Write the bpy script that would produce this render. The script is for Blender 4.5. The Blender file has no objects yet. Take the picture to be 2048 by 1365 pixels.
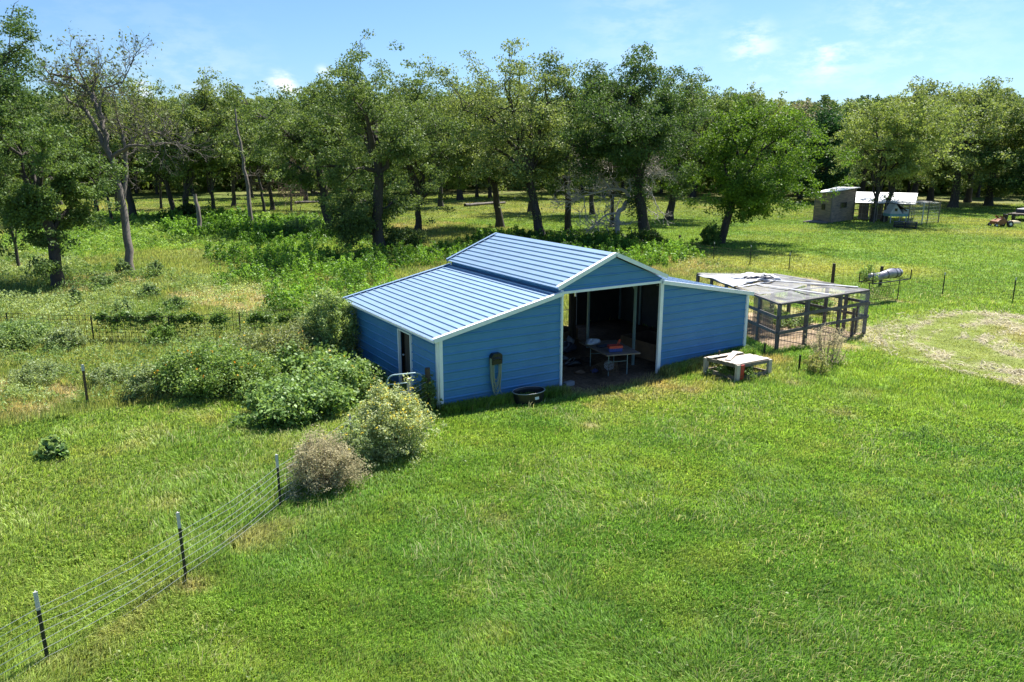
import bpy, math, random
import numpy as np
from mathutils import Vector, Matrix
R = math.radians
scene = bpy.context.scene
col = scene.collection

# ------------------------------------------------------------------ camera
CAM = np.array([-8.1775, -16.5725, 6.2918]); YAW, PITCH, ROLL, FPX = 0.556, 0.2392, 0.0014, 1541.5
FW = np.array([math.sin(YAW)*math.cos(PITCH), math.cos(YAW)*math.cos(PITCH), -math.sin(PITCH)])
RT = np.array([math.cos(YAW), -math.sin(YAW), 0.0]); UP = np.cross(RT, FW)
R2 = RT*math.cos(ROLL)+UP*math.sin(ROLL); U2 = -RT*math.sin(ROLL)+UP*math.cos(ROLL)
cd = bpy.data.cameras.new('camera'); cam = bpy.data.objects.new('camera', cd); col.objects.link(cam)
cam.matrix_world = Matrix(((R2[0], U2[0], -FW[0], CAM[0]), (R2[1], U2[1], -FW[1], CAM[1]), (R2[2], U2[2], -FW[2], CAM[2]), (0, 0, 0, 1)))
cd.sensor_width = 36.0; cd.lens = 36.0*FPX/2048; cd.clip_start = 0.1; cd.clip_end = 3000
scene.camera = cam
# ------------------------------------------------------------------ sun and sky
SUN = np.array([0.60, 0.27, 1.0]); SUN /= np.linalg.norm(SUN)
w = bpy.data.worlds.new('World'); scene.world = w; w.use_nodes = True
nt = w.node_tree; nt.nodes.clear()
def N(nt, t, **k):
    n = nt.nodes.new(t)
    for a, b in k.items(): setattr(n, a, b)
    return n
sky = N(nt, 'ShaderNodeTexSky', sky_type='NISHITA', sun_disc=False)
sky.sun_elevation = math.asin(SUN[2]); sky.sun_rotation = math.atan2(SUN[0], SUN[1])
sky.air_density = 1.0; sky.dust_density = 0.7; sky.ozone_density = 1.5; sky.altitude = 100
bg = N(nt, 'ShaderNodeBackground'); bg.inputs[1].default_value = 0.060
wo = N(nt, 'ShaderNodeOutputWorld')
tc = N(nt, 'ShaderNodeTexCoord')
# thin fair-weather clouds, placed by direction in the sky
def sdir(u, v):
    d = FW + R2*(u-1024)/FPX - U2*(v-682.5)/FPX
    return d/np.linalg.norm(d)
cn = N(nt, 'ShaderNodeTexNoise'); cn.inputs['Scale'].default_value = 22; cn.inputs['Detail'].default_value = 7; cn.inputs['Roughness'].default_value = .62
cmap = N(nt, 'ShaderNodeMapping'); cmap.inputs['Scale'].default_value = (1, 1, 2.6)
nt.links.new(tc.outputs['Generated'], cmap.inputs[0]); nt.links.new(cmap.outputs[0], cn.inputs['Vector'])
total = None
for (u, v, rad, amt) in [(1500, 88, .034, .55), (1655, 118, .030, .5), (568, 180, .024, 1.35), (286, 176, .014, 1.25), (648, 150, .013, .9), (1290, 60, .11, .16), (1750, 70, .09, .16), (420, 230, .1, .22), (1560, 150, .06, .2), (1900, 60, .12, .12), (250, 60, .16, .06)]:
    d = sdir(u, v)
    dp = N(nt, 'ShaderNodeVectorMath', operation='DISTANCE'); dp.inputs[1].default_value = tuple(d)
    mp = N(nt, 'ShaderNodeMapping'); mp.inputs['Scale'].default_value = (1, 1, 1)
    nt.links.new(tc.outputs['Generated'], dp.inputs[0])
    mr = N(nt, 'ShaderNodeMapRange', interpolation_type='SMOOTHSTEP'); mr.inputs[1].default_value = rad*1.25; mr.inputs[2].default_value = 0; mr.inputs[3].default_value = 0; mr.inputs[4].default_value = amt
    nt.links.new(dp.outputs['Value'], mr.inputs[0])
    if total is None: total = mr.outputs[0]
    else:
        a = N(nt, 'ShaderNodeMath', operation='ADD'); nt.links.new(total, a.inputs[0]); nt.links.new(mr.outputs[0], a.inputs[1]); total = a.outputs[0]
cr = N(nt, 'ShaderNodeMapRange', interpolation_type='SMOOTHSTEP'); cr.inputs[1].default_value = .38; cr.inputs[2].default_value = .66
nt.links.new(cn.outputs[0], cr.inputs[0])
cm = N(nt, 'ShaderNodeMath', operation='MULTIPLY', use_clamp=True); nt.links.new(total, cm.inputs[0]); nt.links.new(cr.outputs[0], cm.inputs[1])
mixc = N(nt, 'ShaderNodeMix', data_type='RGBA'); nt.links.new(cm.outputs[0], mixc.inputs[0])
tint = N(nt, 'ShaderNodeMix', data_type='RGBA', blend_type='MULTIPLY'); tint.inputs[0].default_value = 1; tint.inputs[7].default_value = (0.60, 0.82, 1.08, 1)
nt.links.new(sky.outputs[0], tint.inputs[6]); nt.links.new(tint.outputs[2], mixc.inputs[6]); mixc.inputs[7].default_value = (8.6, 9.0, 9.3, 1)
nt.links.new(mixc.outputs[2], bg.inputs[0]); nt.links.new(bg.outputs[0], wo.inputs[0])
sl = bpy.data.lights.new('sun', 'SUN'); sl.energy = 4.8; sl.angle = R(0.53); sl.color = (1.0, 0.955, 0.88)
so = bpy.data.objects.new('sun', sl); col.objects.link(so); so.rotation_euler = Vector(tuple(SUN)).to_track_quat('Z', 'Y').to_euler(); so.location = (20, 0, 40)
scene.view_settings.view_transform = 'Standard'; scene.view_settings.look = 'None'; scene.view_settings.gamma = 1; scene.view_settings.use_curve_mapping = False
scene.view_settings.exposure = 1.36
scene.render.engine = 'CYCLES'
scene.cycles.max_bounces = 7; scene.cycles.transparent_max_bounces = 12; scene.cycles.diffuse_bounces = 4; scene.cycles.glossy_bounces = 3; scene.cycles.transmission_bounces = 4
scene.cycles.use_denoising = True; scene.cycles.denoiser = 'OPENIMAGEDENOISE'; scene.cycles.sample_clamp_indirect = 6

# ------------------------------------------------------------------ helpers
def at(u, v, z=0.0):
    "point where the line of sight through a pixel of the photo meets height z"
    d = FW + R2*(u-1024)/FPX - U2*(v-682.5)/FPX
    return CAM + d*((z-CAM[2])/d[2])
def aty(u, v, y):
    d = FW + R2*(u-1024)/FPX - U2*(v-682.5)/FPX
    return CAM + d*((y-CAM[1])/d[1])
def depth(p): return float((np.array(p)-CAM) @ FW)
def atd(u, v, p):
    d = FW + R2*(u-1024)/FPX - U2*(v-682.5)/FPX
    return CAM + d*depth(p)
def proj(P):
    d = P-CAM; z = d@FW
    return 1024+FPX*(d@R2)/z, 682.5-FPX*(d@U2)/z
def hash2(ix, iy, s):
    n = (ix.astype(np.int64)*374761393 + iy.astype(np.int64)*668265263 + s*974634777) & 0x7fffffff
    n = ((n ^ (n >> 13))*1274126177) & 0x7fffffff
    return ((n ^ (n >> 16)) & 0xffff)/65535.0
def vnoise(x, y, s=0):
    ix = np.floor(x); iy = np.floor(y); fx = x-ix; fy = y-iy
    fx = fx*fx*(3-2*fx); fy = fy*fy*(3-2*fy)
    a = hash2(ix, iy, s); b = hash2(ix+1, iy, s); c = hash2(ix, iy+1, s); d = hash2(ix+1, iy+1, s)
    return (a*(1-fx)+b*fx)*(1-fy)+(c*(1-fx)+d*fx)*fy
def fbm(x, y, sc, o=4, s=0):
    t = 0; a = 1; n = 0
    for i in range(o):
        t = t+a*vnoise(x/sc*2**i+17.3*i, y/sc*2**i-9.1*i, s+i); n += a; a *= .55
    return t/n
def height(x, y):
    x = np.asarray(x, float); y = np.asarray(y, float)
    h = (fbm(x, y, 7.0, 3, 5)-.5)*.12
    inb = np.exp(-(np.clip(np.abs(x-5.5)-6.5, 0, None)**2+np.clip(np.abs(y-3.2)-3.6, 0, None)**2)/3.0)
    h = h*(1-inb)
    h = h-.14*np.exp(-((x-5.6)**2/9+(y+.0)**2/14)) + .075*np.exp(-((x-11.3)**2/5+(y)**2/16)) 
    return h
def hz(x, y): return float(height(np.array([x]), np.array([y]))[0])

def tag(o, label=None, cat=None, group=None, kind=None):
    if label: o['label'] = label
    if cat: o['category'] = cat
    if group: o['group'] = group
    if kind: o['kind'] = kind
    return o
def empty(name, loc=(0, 0, 0), rz=0, label=None, cat=None, group=None):
    o = bpy.data.objects.new(name, None); col.objects.link(o); o.location = tuple(map(float, loc)); o.rotation_euler = (0, 0, rz); o.empty_display_size = .1
    return tag(o, label, cat, group)
def np_mesh(name, V, F, C=None, mat=None, parent=None, smooth=False):
    "V (n,3); F list of (k, m) index arrays of equal-size polygons; C (n,3) colours"
    me = bpy.data.meshes.new(name); F = [f for f in F if len(f)]
    me.vertices.add(len(V)); me.vertices.foreach_set('co', np.ascontiguousarray(V, dtype=np.float32).ravel())
    nl = sum(f.size for f in F); npol = sum(len(f) for f in F)
    me.loops.add(nl); me.loops.foreach_set('vertex_index', np.concatenate([f.ravel() for f in F]).astype(np.int32))
    me.polygons.add(npol)
    st = []; off = 0
    for f in F:
        st.append(off+np.arange(len(f))*f.shape[1]); off += f.size
    me.polygons.foreach_set('loop_start', np.concatenate(st).astype(np.int32))
    if smooth: me.polygons.foreach_set('use_smooth', np.ones(npol, dtype=bool))
    me.update(calc_edges=True)
    if C is not None:
        a = me.color_attributes.new('Col', 'FLOAT_COLOR', 'POINT')
        c4 = np.ones((len(V), 4), np.float32); c4[:, :3] = C; a.data.foreach_set('color', c4.ravel())
    if mat: me.materials.append(mat)
    o = bpy.data.objects.new(name, me); col.objects.link(o)
    if parent: o.parent = parent
    return o
class MB:
    def __init__(s): s.v = []; s.f = []
    def add(s, vs, fs):
        b = len(s.v); s.v += [tuple(map(float, q)) for q in vs]; s.f += [tuple(b+i for i in f) for f in fs]
    def box(s, c, size, rot=None):
        hx, hy, hz_ = size[0]/2, size[1]/2, size[2]/2
        vs = [Vector((x, y, z)) for x in (-hx, hx) for y in (-hy, hy) for z in (-hz_, hz_)]
        if rot is not None: vs = [rot @ q for q in vs]
        vs = [q+Vector(c) for q in vs]
        s.add(vs, [(0, 1, 3, 2), (4, 6, 7, 5), (0, 4, 5, 1), (2, 3, 7, 6), (0, 2, 6, 4), (1, 5, 7, 3)])
    def bar(s, a, b, w_, h_, up=(0, 0, 1)):
        "box beam from a to b, w_ across, h_ along up"
        a = Vector(tuple(map(float, a))); b = Vector(tuple(map(float, b))); d = (b-a); L = d.length; d.normalize()
        up = Vector(up); sd = d.cross(up)
        if sd.length < 1e-4: sd = d.cross(Vector((1, 0, 0)))
        sd.normalize(); up2 = sd.cross(d)
        vs = []
        for t in (a, b):
            for i, j in ((-1, -1), (1, -1), (1, 1), (-1, 1)): vs.append(t+sd*(i*w_/2)+up2*(j*h_/2))
        s.add(vs, [(0, 1, 2, 3), (7, 6, 5, 4), (0, 4, 5, 1), (1, 5, 6, 2), (2, 6, 7, 3), (3, 7, 4, 0)])
    def tube(s, pts, r, n=6, cap=True):
        pts = [Vector(tuple(map(float, p))) for p in pts]; m = len(pts)
        rs = r if hasattr(r, '__len__') else [r]*m
        b = len(s.v); ref = None
        for i, p in enumerate(pts):
            d = (pts[min(i+1, m-1)]-pts[max(i-1, 0)])
            if d.length < 1e-9: d = Vector((0, 0, 1))
            d.normalize()
            if ref is None: ref = d.orthogonal().normalized()
            ref = (ref-d*ref.dot(d))
            if ref.length < 1e-5: ref = d.orthogonal()
            ref.normalize(); q = d.cross(ref)
            for k in range(n):
                a = 2*math.pi*k/n; s.v.append(tuple(p+(ref*math.cos(a)+q*math.sin(a))*rs[i]))
        for i in range(m-1):
            for k in range(n):
                k2 = (k+1) % n; s.f.append((b+i*n+k, b+i*n+k2, b+(i+1)*n+k2, b+(i+1)*n+k))
        if cap: s.f.append(tuple(b+k for k in range(n))[::-1]); s.f.append(tuple(b+(m-1)*n+k for k in range(n)))
    def prism(s, poly, d):
        "closed polygon (list of 3d points) extruded by vector d"
        n = len(poly); d = Vector(d); vs = [Vector(p) for p in poly]+[Vector(p)+d for p in poly]
        s.add(vs, [tuple(range(n)), tuple(range(2*n-1, n-1, -1))]+[(i, i+n, (i+1) % n+n, (i+1) % n) for i in range(n)])
    def build(s, name, mat, parent=None, smooth=False, bevel=0):
        me = bpy.data.meshes.new(name); me.from_pydata(s.v, [], s.f); me.update()
        import bmesh
        bm = bmesh.new(); bm.from_mesh(me); bmesh.ops.recalc_face_normals(bm, faces=bm.faces)
        bm.to_mesh(me); bm.free()
        if smooth: me.shade_smooth()
        me.materials.append(mat)
        o = bpy.data.objects.new(name, me); col.objects.link(o)
        if parent: o.parent = parent
        if bevel:
            md = o.modifiers.new('bevel', 'BEVEL'); md.width = bevel; md.segments = 2; md.limit_method = 'ANGLE'
        return o

# ------------------------------------------------------------------ materials
def pmat(name, base, rough=.6, metal=0, noise=0, nscale=4, ncol=None, bump=0, bscale=20, spec=.5, coat=0, stretch=(1, 1, 1), detail=5, obj_coords=True):
    m = bpy.data.materials.new(name); m.use_nodes = True; t = m.node_tree; b = t.nodes['Principled BSDF']
    b.inputs['Base Color'].default_value = (*base, 1); b.inputs['Roughness'].default_value = rough; b.inputs['Metallic'].default_value = metal
    b.inputs['Specular IOR Level'].default_value = spec; b.inputs['Coat Weight'].default_value = coat
    tcn = N(t, 'ShaderNodeTexCoord'); mp = N(t, 'ShaderNodeMapping'); mp.inputs['Scale'].default_value = stretch
    t.links.new(tcn.outputs['Object'], mp.inputs[0])
    if noise:
        n = N(t, 'ShaderNodeTexNoise'); n.inputs['Scale'].default_value = nscale; n.inputs['Detail'].default_value = detail; n.inputs['Roughness'].default_value = .6
        t.links.new(mp.outputs[0], n.inputs['Vector'])
        cr_ = N(t, 'ShaderNodeMapRange'); cr_.inputs[1].default_value = .3; cr_.inputs[2].default_value = .7; t.links.new(n.outputs[0], cr_.inputs[0])
        mx = N(t, 'ShaderNodeMix', data_type='RGBA'); mx.inputs[6].default_value = (*base, 1)
        mx.inputs[7].default_value = (*(ncol if ncol else tuple(c*(1-noise) for c in base)), 1)
        mm = N(t, 'ShaderNodeMath', operation='MULTIPLY'); mm.inputs[1].default_value = noise if ncol else 1; t.links.new(cr_.outputs[0], mm.inputs[0]); t.links.new(mm.outputs[0], mx.inputs[0])
        t.links.new(mx.outputs[2], b.inputs['Base Color'])
        rr = N(t, 'ShaderNodeMapRange'); rr.inputs[3].default_value = rough*.85; rr.inputs[4].default_value = min(1, rough*1.15); t.links.new(n.outputs[0], rr.inputs[0]); t.links.new(rr.outputs[0], b.inputs['Roughness'])
    if bump:
        n2 = N(t, 'ShaderNodeTexNoise'); n2.inputs['Scale'].default_value = bscale; n2.inputs['Detail'].default_value = 4; t.links.new(mp.outputs[0], n2.inputs['Vector'])
        bp = N(t, 'ShaderNodeBump'); bp.inputs['Strength'].default_value = bump; bp.inputs['Distance'].default_value = .02; t.links.new(n2.outputs[0], bp.inputs['Height']); t.links.new(bp.outputs[0], b.inputs['Normal'])
    return m
def leafmat(name, trans=.35, rough=.45, spec=.4, tcol=(1.15, 1.1, .6)):
    m = bpy.data.materials.new(name); m.use_nodes = True; t = m.node_tree; b = t.nodes['Principled BSDF']; out = t.nodes['Material Output']
    at_ = N(t, 'ShaderNodeAttribute', attribute_name='Col'); oi = N(t, 'ShaderNodeObjectInfo')
    mx = N(t, 'ShaderNodeMix', data_type='RGBA', blend_type='MULTIPLY'); mx.inputs[0].default_value = 1
    t.links.new(at_.outputs['Color'], mx.inputs[6]); t.links.new(oi.outputs['Color'], mx.inputs[7])
    t.links.new(mx.outputs[2], b.inputs['Base Color']); b.inputs['Roughness'].default_value = rough; b.inputs['Specular IOR Level'].default_value = spec
    tr = N(t, 'ShaderNodeBsdfTranslucent'); mt = N(t, 'ShaderNodeMix', data_type='RGBA', blend_type='MULTIPLY'); mt.inputs[0].default_value = 1; mt.inputs[7].default_value = (*tcol, 1)
    t.links.new(mx.outputs[2], mt.inputs[6]); t.links.new(mt.outputs[2], tr.inputs[0])
    ms = N(t, 'ShaderNodeMixShader'); ms.inputs[0].default_value = trans
    t.links.new(b.outputs[0], ms.inputs[1]); t.links.new(tr.outputs[0], ms.inputs[2]); t.links.new(ms.outputs[0], out.inputs[0])
    return m
def netmat(name, base, alpha):
    m = bpy.data.materials.new(name); m.use_nodes = True; t = m.node_tree; b = t.nodes['Principled BSDF']; out = t.nodes['Material Output']
    b.inputs['Base Color'].default_value = (*base, 1); b.inputs['Roughness'].default_value = .7
    tr = N(t, 'ShaderNodeBsdfTransparent'); ms = N(t, 'ShaderNodeMixShader')
    tcn = N(t, 'ShaderNodeTexCoord'); n = N(t, 'ShaderNodeTexNoise'); n.inputs['Scale'].default_value = 1.6; t.links.new(tcn.outputs['Object'], n.inputs['Vector'])
    mr = N(t, 'ShaderNodeMapRange'); mr.inputs[1].default_value = .3; mr.inputs[2].default_value = .7; mr.inputs[3].default_value = alpha*.6; mr.inputs[4].default_value = min(1, alpha*1.4)
    t.links.new(n.outputs[0], mr.inputs[0]); t.links.new(mr.outputs[0], ms.inputs[0]); t.links.new(tr.outputs[0], ms.inputs[1]); t.links.new(b.outputs[0], ms.inputs[2]); t.links.new(ms.outputs[0], out.inputs[0])
    return m
M = {}
M['blue'] = pmat('blue_wall_paint', (.060, .235, .48), .45, noise=.16, nscale=1.1, spec=.5, bump=.04, bscale=3)
M['roof'] = pmat('blue_roof_with_glare', (.32, .46, .62), .5, metal=.55, noise=.22, nscale=1.7, spec=.75, bump=.03, bscale=2)  # pale base stands in for sun glare over the same blue as the walls
M['inner'] = pmat('panel_back_shade_tone', (.045, .05, .05), .7, noise=.3)  # sheet backs coloured near black to paint in the dim interior
_t = M['blue'].node_tree; _b = _t.nodes['Principled BSDF']; _src = _b.inputs['Base Color'].links[0].from_socket
_tc = N(_t, 'ShaderNodeTexCoord'); _sx = N(_t, 'ShaderNodeSeparateXYZ'); _t.links.new(_tc.outputs['Object'], _sx.inputs[0])
_nz = N(_t, 'ShaderNodeTexNoise'); _nz.inputs['Scale'].default_value = 3.5; _nz.inputs['Detail'].default_value = 7; _t.links.new(_tc.outputs['Object'], _nz.inputs['Vector'])
_ad = N(_t, 'ShaderNodeMath', operation='MULTIPLY_ADD'); _ad.inputs[1].default_value = .9; _t.links.new(_nz.outputs[0], _ad.inputs[0]); 
_ng = N(_t, 'ShaderNodeMath', operation='MULTIPLY'); _ng.inputs[1].default_value = -1.0; _t.links.new(_sx.outputs[2], _ng.inputs[0]); _t.links.new(_ng.outputs[0], _ad.inputs[2])
_mr = N(_t, 'ShaderNodeMapRange'); _mr.inputs[1].default_value = .12; _mr.inputs[2].default_value = .75; _mr.inputs[4].default_value = .45; _t.links.new(_ad.outputs[0], _mr.inputs[0])
_mx = N(_t, 'ShaderNodeMix', data_type='RGBA'); _mx.inputs[7].default_value = (.20, .15, .10, 1); _t.links.new(_mr.outputs[0], _mx.inputs[0]); _t.links.new(_src, _mx.inputs[6]); _t.links.new(_mx.outputs[2], _b.inputs['Base Color'])
M['white'] = pmat('white_trim_paint', (.86, .89, .92), .4, noise=.1, nscale=3)
M['steel'] = pmat('galvanised_frame', (.30, .42, .44), .45, metal=.3, noise=.2)
M['galv'] = pmat('galvanised_wire', (.62, .63, .62), .35, metal=.7)
M['rust'] = pmat('rusty_wire', (.13, .085, .05), .7, metal=.2, noise=.4, nscale=30)
M['rustdark'] = pmat('dark_mesh', (.05, .035, .022), .8)
M['postgreen'] = pmat('dark_green_post', (.012, .022, .016), .5, noise=.3, nscale=20)
M['posttop'] = pmat('silver_post_top', (.55, .55, .54), .5, noise=.2, nscale=20)
M['wood'] = pmat('weathered_timber', (.24, .20, .165), .85, noise=.45, nscale=6, stretch=(1, 1, .2), bump=.3, bscale=30)
M['greywood'] = pmat('grey_timber', (.13, .12, .12), .85, noise=.4, nscale=7, bump=.3, bscale=30)
M['darkwood'] = pmat('dark_timber', (.075, .055, .04), .85, noise=.5, nscale=8, stretch=(1, 1, .15), bump=.3, bscale=30)
M['palewood'] = pmat('bleached_boards', (.58, .50, .42), .8, noise=.3, nscale=5, stretch=(.3, 2, 1), bump=.15, bscale=40)
M['tabletop'] = pmat('worn_board', (.26, .20, .16), .7, noise=.4, nscale=4)
M['plywood'] = pmat('plywood', (.20, .12, .07), .8, noise=.35, nscale=3)
M['redpaint'] = pmat('red_paint', (.52, .05, .03), .55, noise=.2, nscale=10)
M['black'] = pmat('black_plastic', (.012, .013, .015), .4, noise=.2, nscale=8)
M['hose'] = pmat('grey_green_hose', (.24, .28, .22), .45)
M['label'] = pmat('paper_label', (.7, .7, .68), .6)
M['bark'] = pmat('oak_bark', (.075, .062, .050), .9, noise=.55, nscale=9, stretch=(1, 1, .25), bump=.8, bscale=14)
M['barkpale'] = pmat('dead_wood', (.20, .17, .145), .85, noise=.45, nscale=7, stretch=(1, 1, .3), bump=.5, bscale=14)
M['leaf'] = leafmat('oak_leaf', .36, .58, .22)
M['weedleaf'] = leafmat('weed_leaf', .42, .5, .3)
M['grass'] = leafmat('grass_blade', .40, .5, .3, (1.15, 1.1, .75))
M['hay'] = leafmat('dry_stem', .42, .7, .15, (1, 1, 1))
M['net'] = netmat('pale_netting', (.42, .42, .43), .30)
M['shade'] = netmat('shade_cloth', (.17, .17, .175), .9)
M['tarp'] = pmat('silver_tarp', (.52, .54, .58), .5, noise=.35, nscale=2.5, bump=.5, bscale=6)
M['tarpdark'] = pmat('dark_tarp', (.05, .06, .09), .5, noise=.3, nscale=4)
M['plasticroll'] = pmat('clouded_plastic', (.34, .32, .36), .3, noise=.85, nscale=3.5, ncol=(.04, .035, .05), spec=.6)
M['planks'] = pmat('rough_sawn_planks', (.46, .33, .23), .9, noise=.95, nscale=1.6, stretch=(.7, .7, 5), ncol=(.12, .11, .105), bump=.5, bscale=12)
M['tin'] = pmat('pale_sheet_metal', (.9, .91, .92), .5, metal=.0, noise=.3, nscale=1.5)
M['orange'] = pmat('orange_paint', (.27, .10, .03), .45, noise=.2)
M['coopwhite'] = pmat('white_boards', (.62, .62, .58), .7, noise=.2)
M['shingle'] = pmat('brown_shingles', (.06, .035, .035), .9, noise=.4, nscale=12)
M['cyan'] = pmat('teal_paint', (.22, .45, .45), .6, noise=.2)
M['bluecloth'] = pmat('blue_cloth', (.04, .07, .28), .8, noise=.3, nscale=12)
M['whitecloth'] = pmat('white_cloth', (.6, .62, .66), .8, noise=.4, nscale=9, ncol=(.12, .14, .25))
M['glassdark'] = pmat('dark_pane', (.02, .022, .025), .15)
M['yellow'] = pmat('petal_yellow', (.75, .45, .02), .6)
M['stone'] = pmat('grey_block', (.30, .31, .33), .85, noise=.3, bump=.3)

# ------------------------------------------------------------------ zones of the ground
def W(pts): return np.array([at(u, v)[:2] for u, v in pts])
def inpoly(x, y, P):
    r = np.zeros(x.shape, bool); j = len(P)-1
    for i in range(len(P)):
        xi, yi = P[i]; xj, yj = P[j]
        if abs(yj-yi) > 1e-9:
            r ^= ((yi > y) != (yj > y)) & (x < (xj-xi)*(y-yi)/(yj-yi)+xi)
        j = i
    return r
P_ROUGH = np.vstack([W([(-900, 425), (400, 425), (700, 425), (900, 445), (1040, 458), (1200, 480), (1358, 507), (1440, 528), (1520, 545)]), [[19.5, 6.3], [11.4, 6.6], [11, 6.4], [5, 6], [0, 5.0]], W([(560, 770), (470, 800), (330, 800), (240, 812), (120, 840), (-60, 860), (-900, 1000)])])
P_TALL = [W([(415, 565), (480, 545), (560, 520), (660, 515), (760, 520), (770, 560), (690, 560), (640, 565), (560, 580), (470, 590)]),
          W([(530, 625), (560, 590), (640, 560), (720, 540), (790, 560), (800, 600), (740, 625), (700, 640), (620, 640)]),
          W([(700, 520), (800, 515), (900, 500), (960, 470), (1100, 480), (1200, 478), (1330, 490), (1400, 520), (1330, 530), (1100, 560), (900, 540), (780, 545)]),
          W([(440, 478), (520, 450), (640, 455), (700, 470), (620, 490), (500, 500)]),
          W([(330, 440), (430, 432), (520, 450), (480, 470), (380, 478), (320, 465)]),
          W([(480, 520), (560, 505), (640, 500), (600, 515), (520, 535), (400, 528), (420, 512)])]
P_LUSH = W([(20, 470), (200, 430), (500, 430), (760, 440), (780, 500), (560, 510), (300, 500), (180, 520), (0, 500)])
BARN = (0.0, 10.95, 0.0, 6.3)
CAGE = W([(1552, 704), (1727, 668)]); 
cA = at(1552, 704); cB = at(1727, 668)
CH = 1.48
cBR = at(1548, 554, CH); cBL = at(1396, 553, CH)
P_CAGE = np.array([cA[:2], cB[:2], cBR[:2], cBL[:2]])
P_DRY = [W([(1560, 700), (1500, 640), (1420, 560), (1540, 548), (1640, 560), (1760, 590), (1830, 600), (1760, 610), (1700, 600), (1740, 660), (1720, 690), (1640, 700)]),
         W([(380, 575), (520, 570), (560, 600), (500, 640), (330, 600)]), W([(560, 640), (690, 625), (690, 660), (560, 665)]),
         W([(110, 560), (230, 540), (330, 555), (250, 575), (130, 590)]), W([(-100, 790), (100, 740), (170, 780), (120, 830), (-100, 850)])]
RING_C = at(2150, 700)[:2]
def ring(x, y):
    "dry cuttings lying in the curved swaths of the mowed circle"
    dx = x-RING_C[0]; dy = y-RING_C[1]
    wob = (fbm(x, y, 4, 3, 77)-.5)*1.6
    r = np.sqrt(dx*dx+dy*dy)+wob
    ang = np.arctan2(dy, dx)
    sw = .5+.5*np.cos(2*np.pi*(r-5.9)/1.55+np.sin(ang*2)*.8)
    inside = 1/(1+np.exp((r-6.0)*4.5))
    n = fbm(x+50, y, .7, 4, 91)
    streak = fbm(r*2.2, ang*r*.35+40, .8, 4, 95)
    return inside, inside*np.clip(sw*.55-.30+(streak-.5)*3.2+(n-.5)*2.2+(.35*np.exp(-((r-5.6)/.9)**2)), 0, 1)
FA = np.array([-8.66, -6.31]); FB = np.array([-0.13, 0.08]); FD = (FB-FA)/np.linalg.norm(FB-FA)
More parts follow.
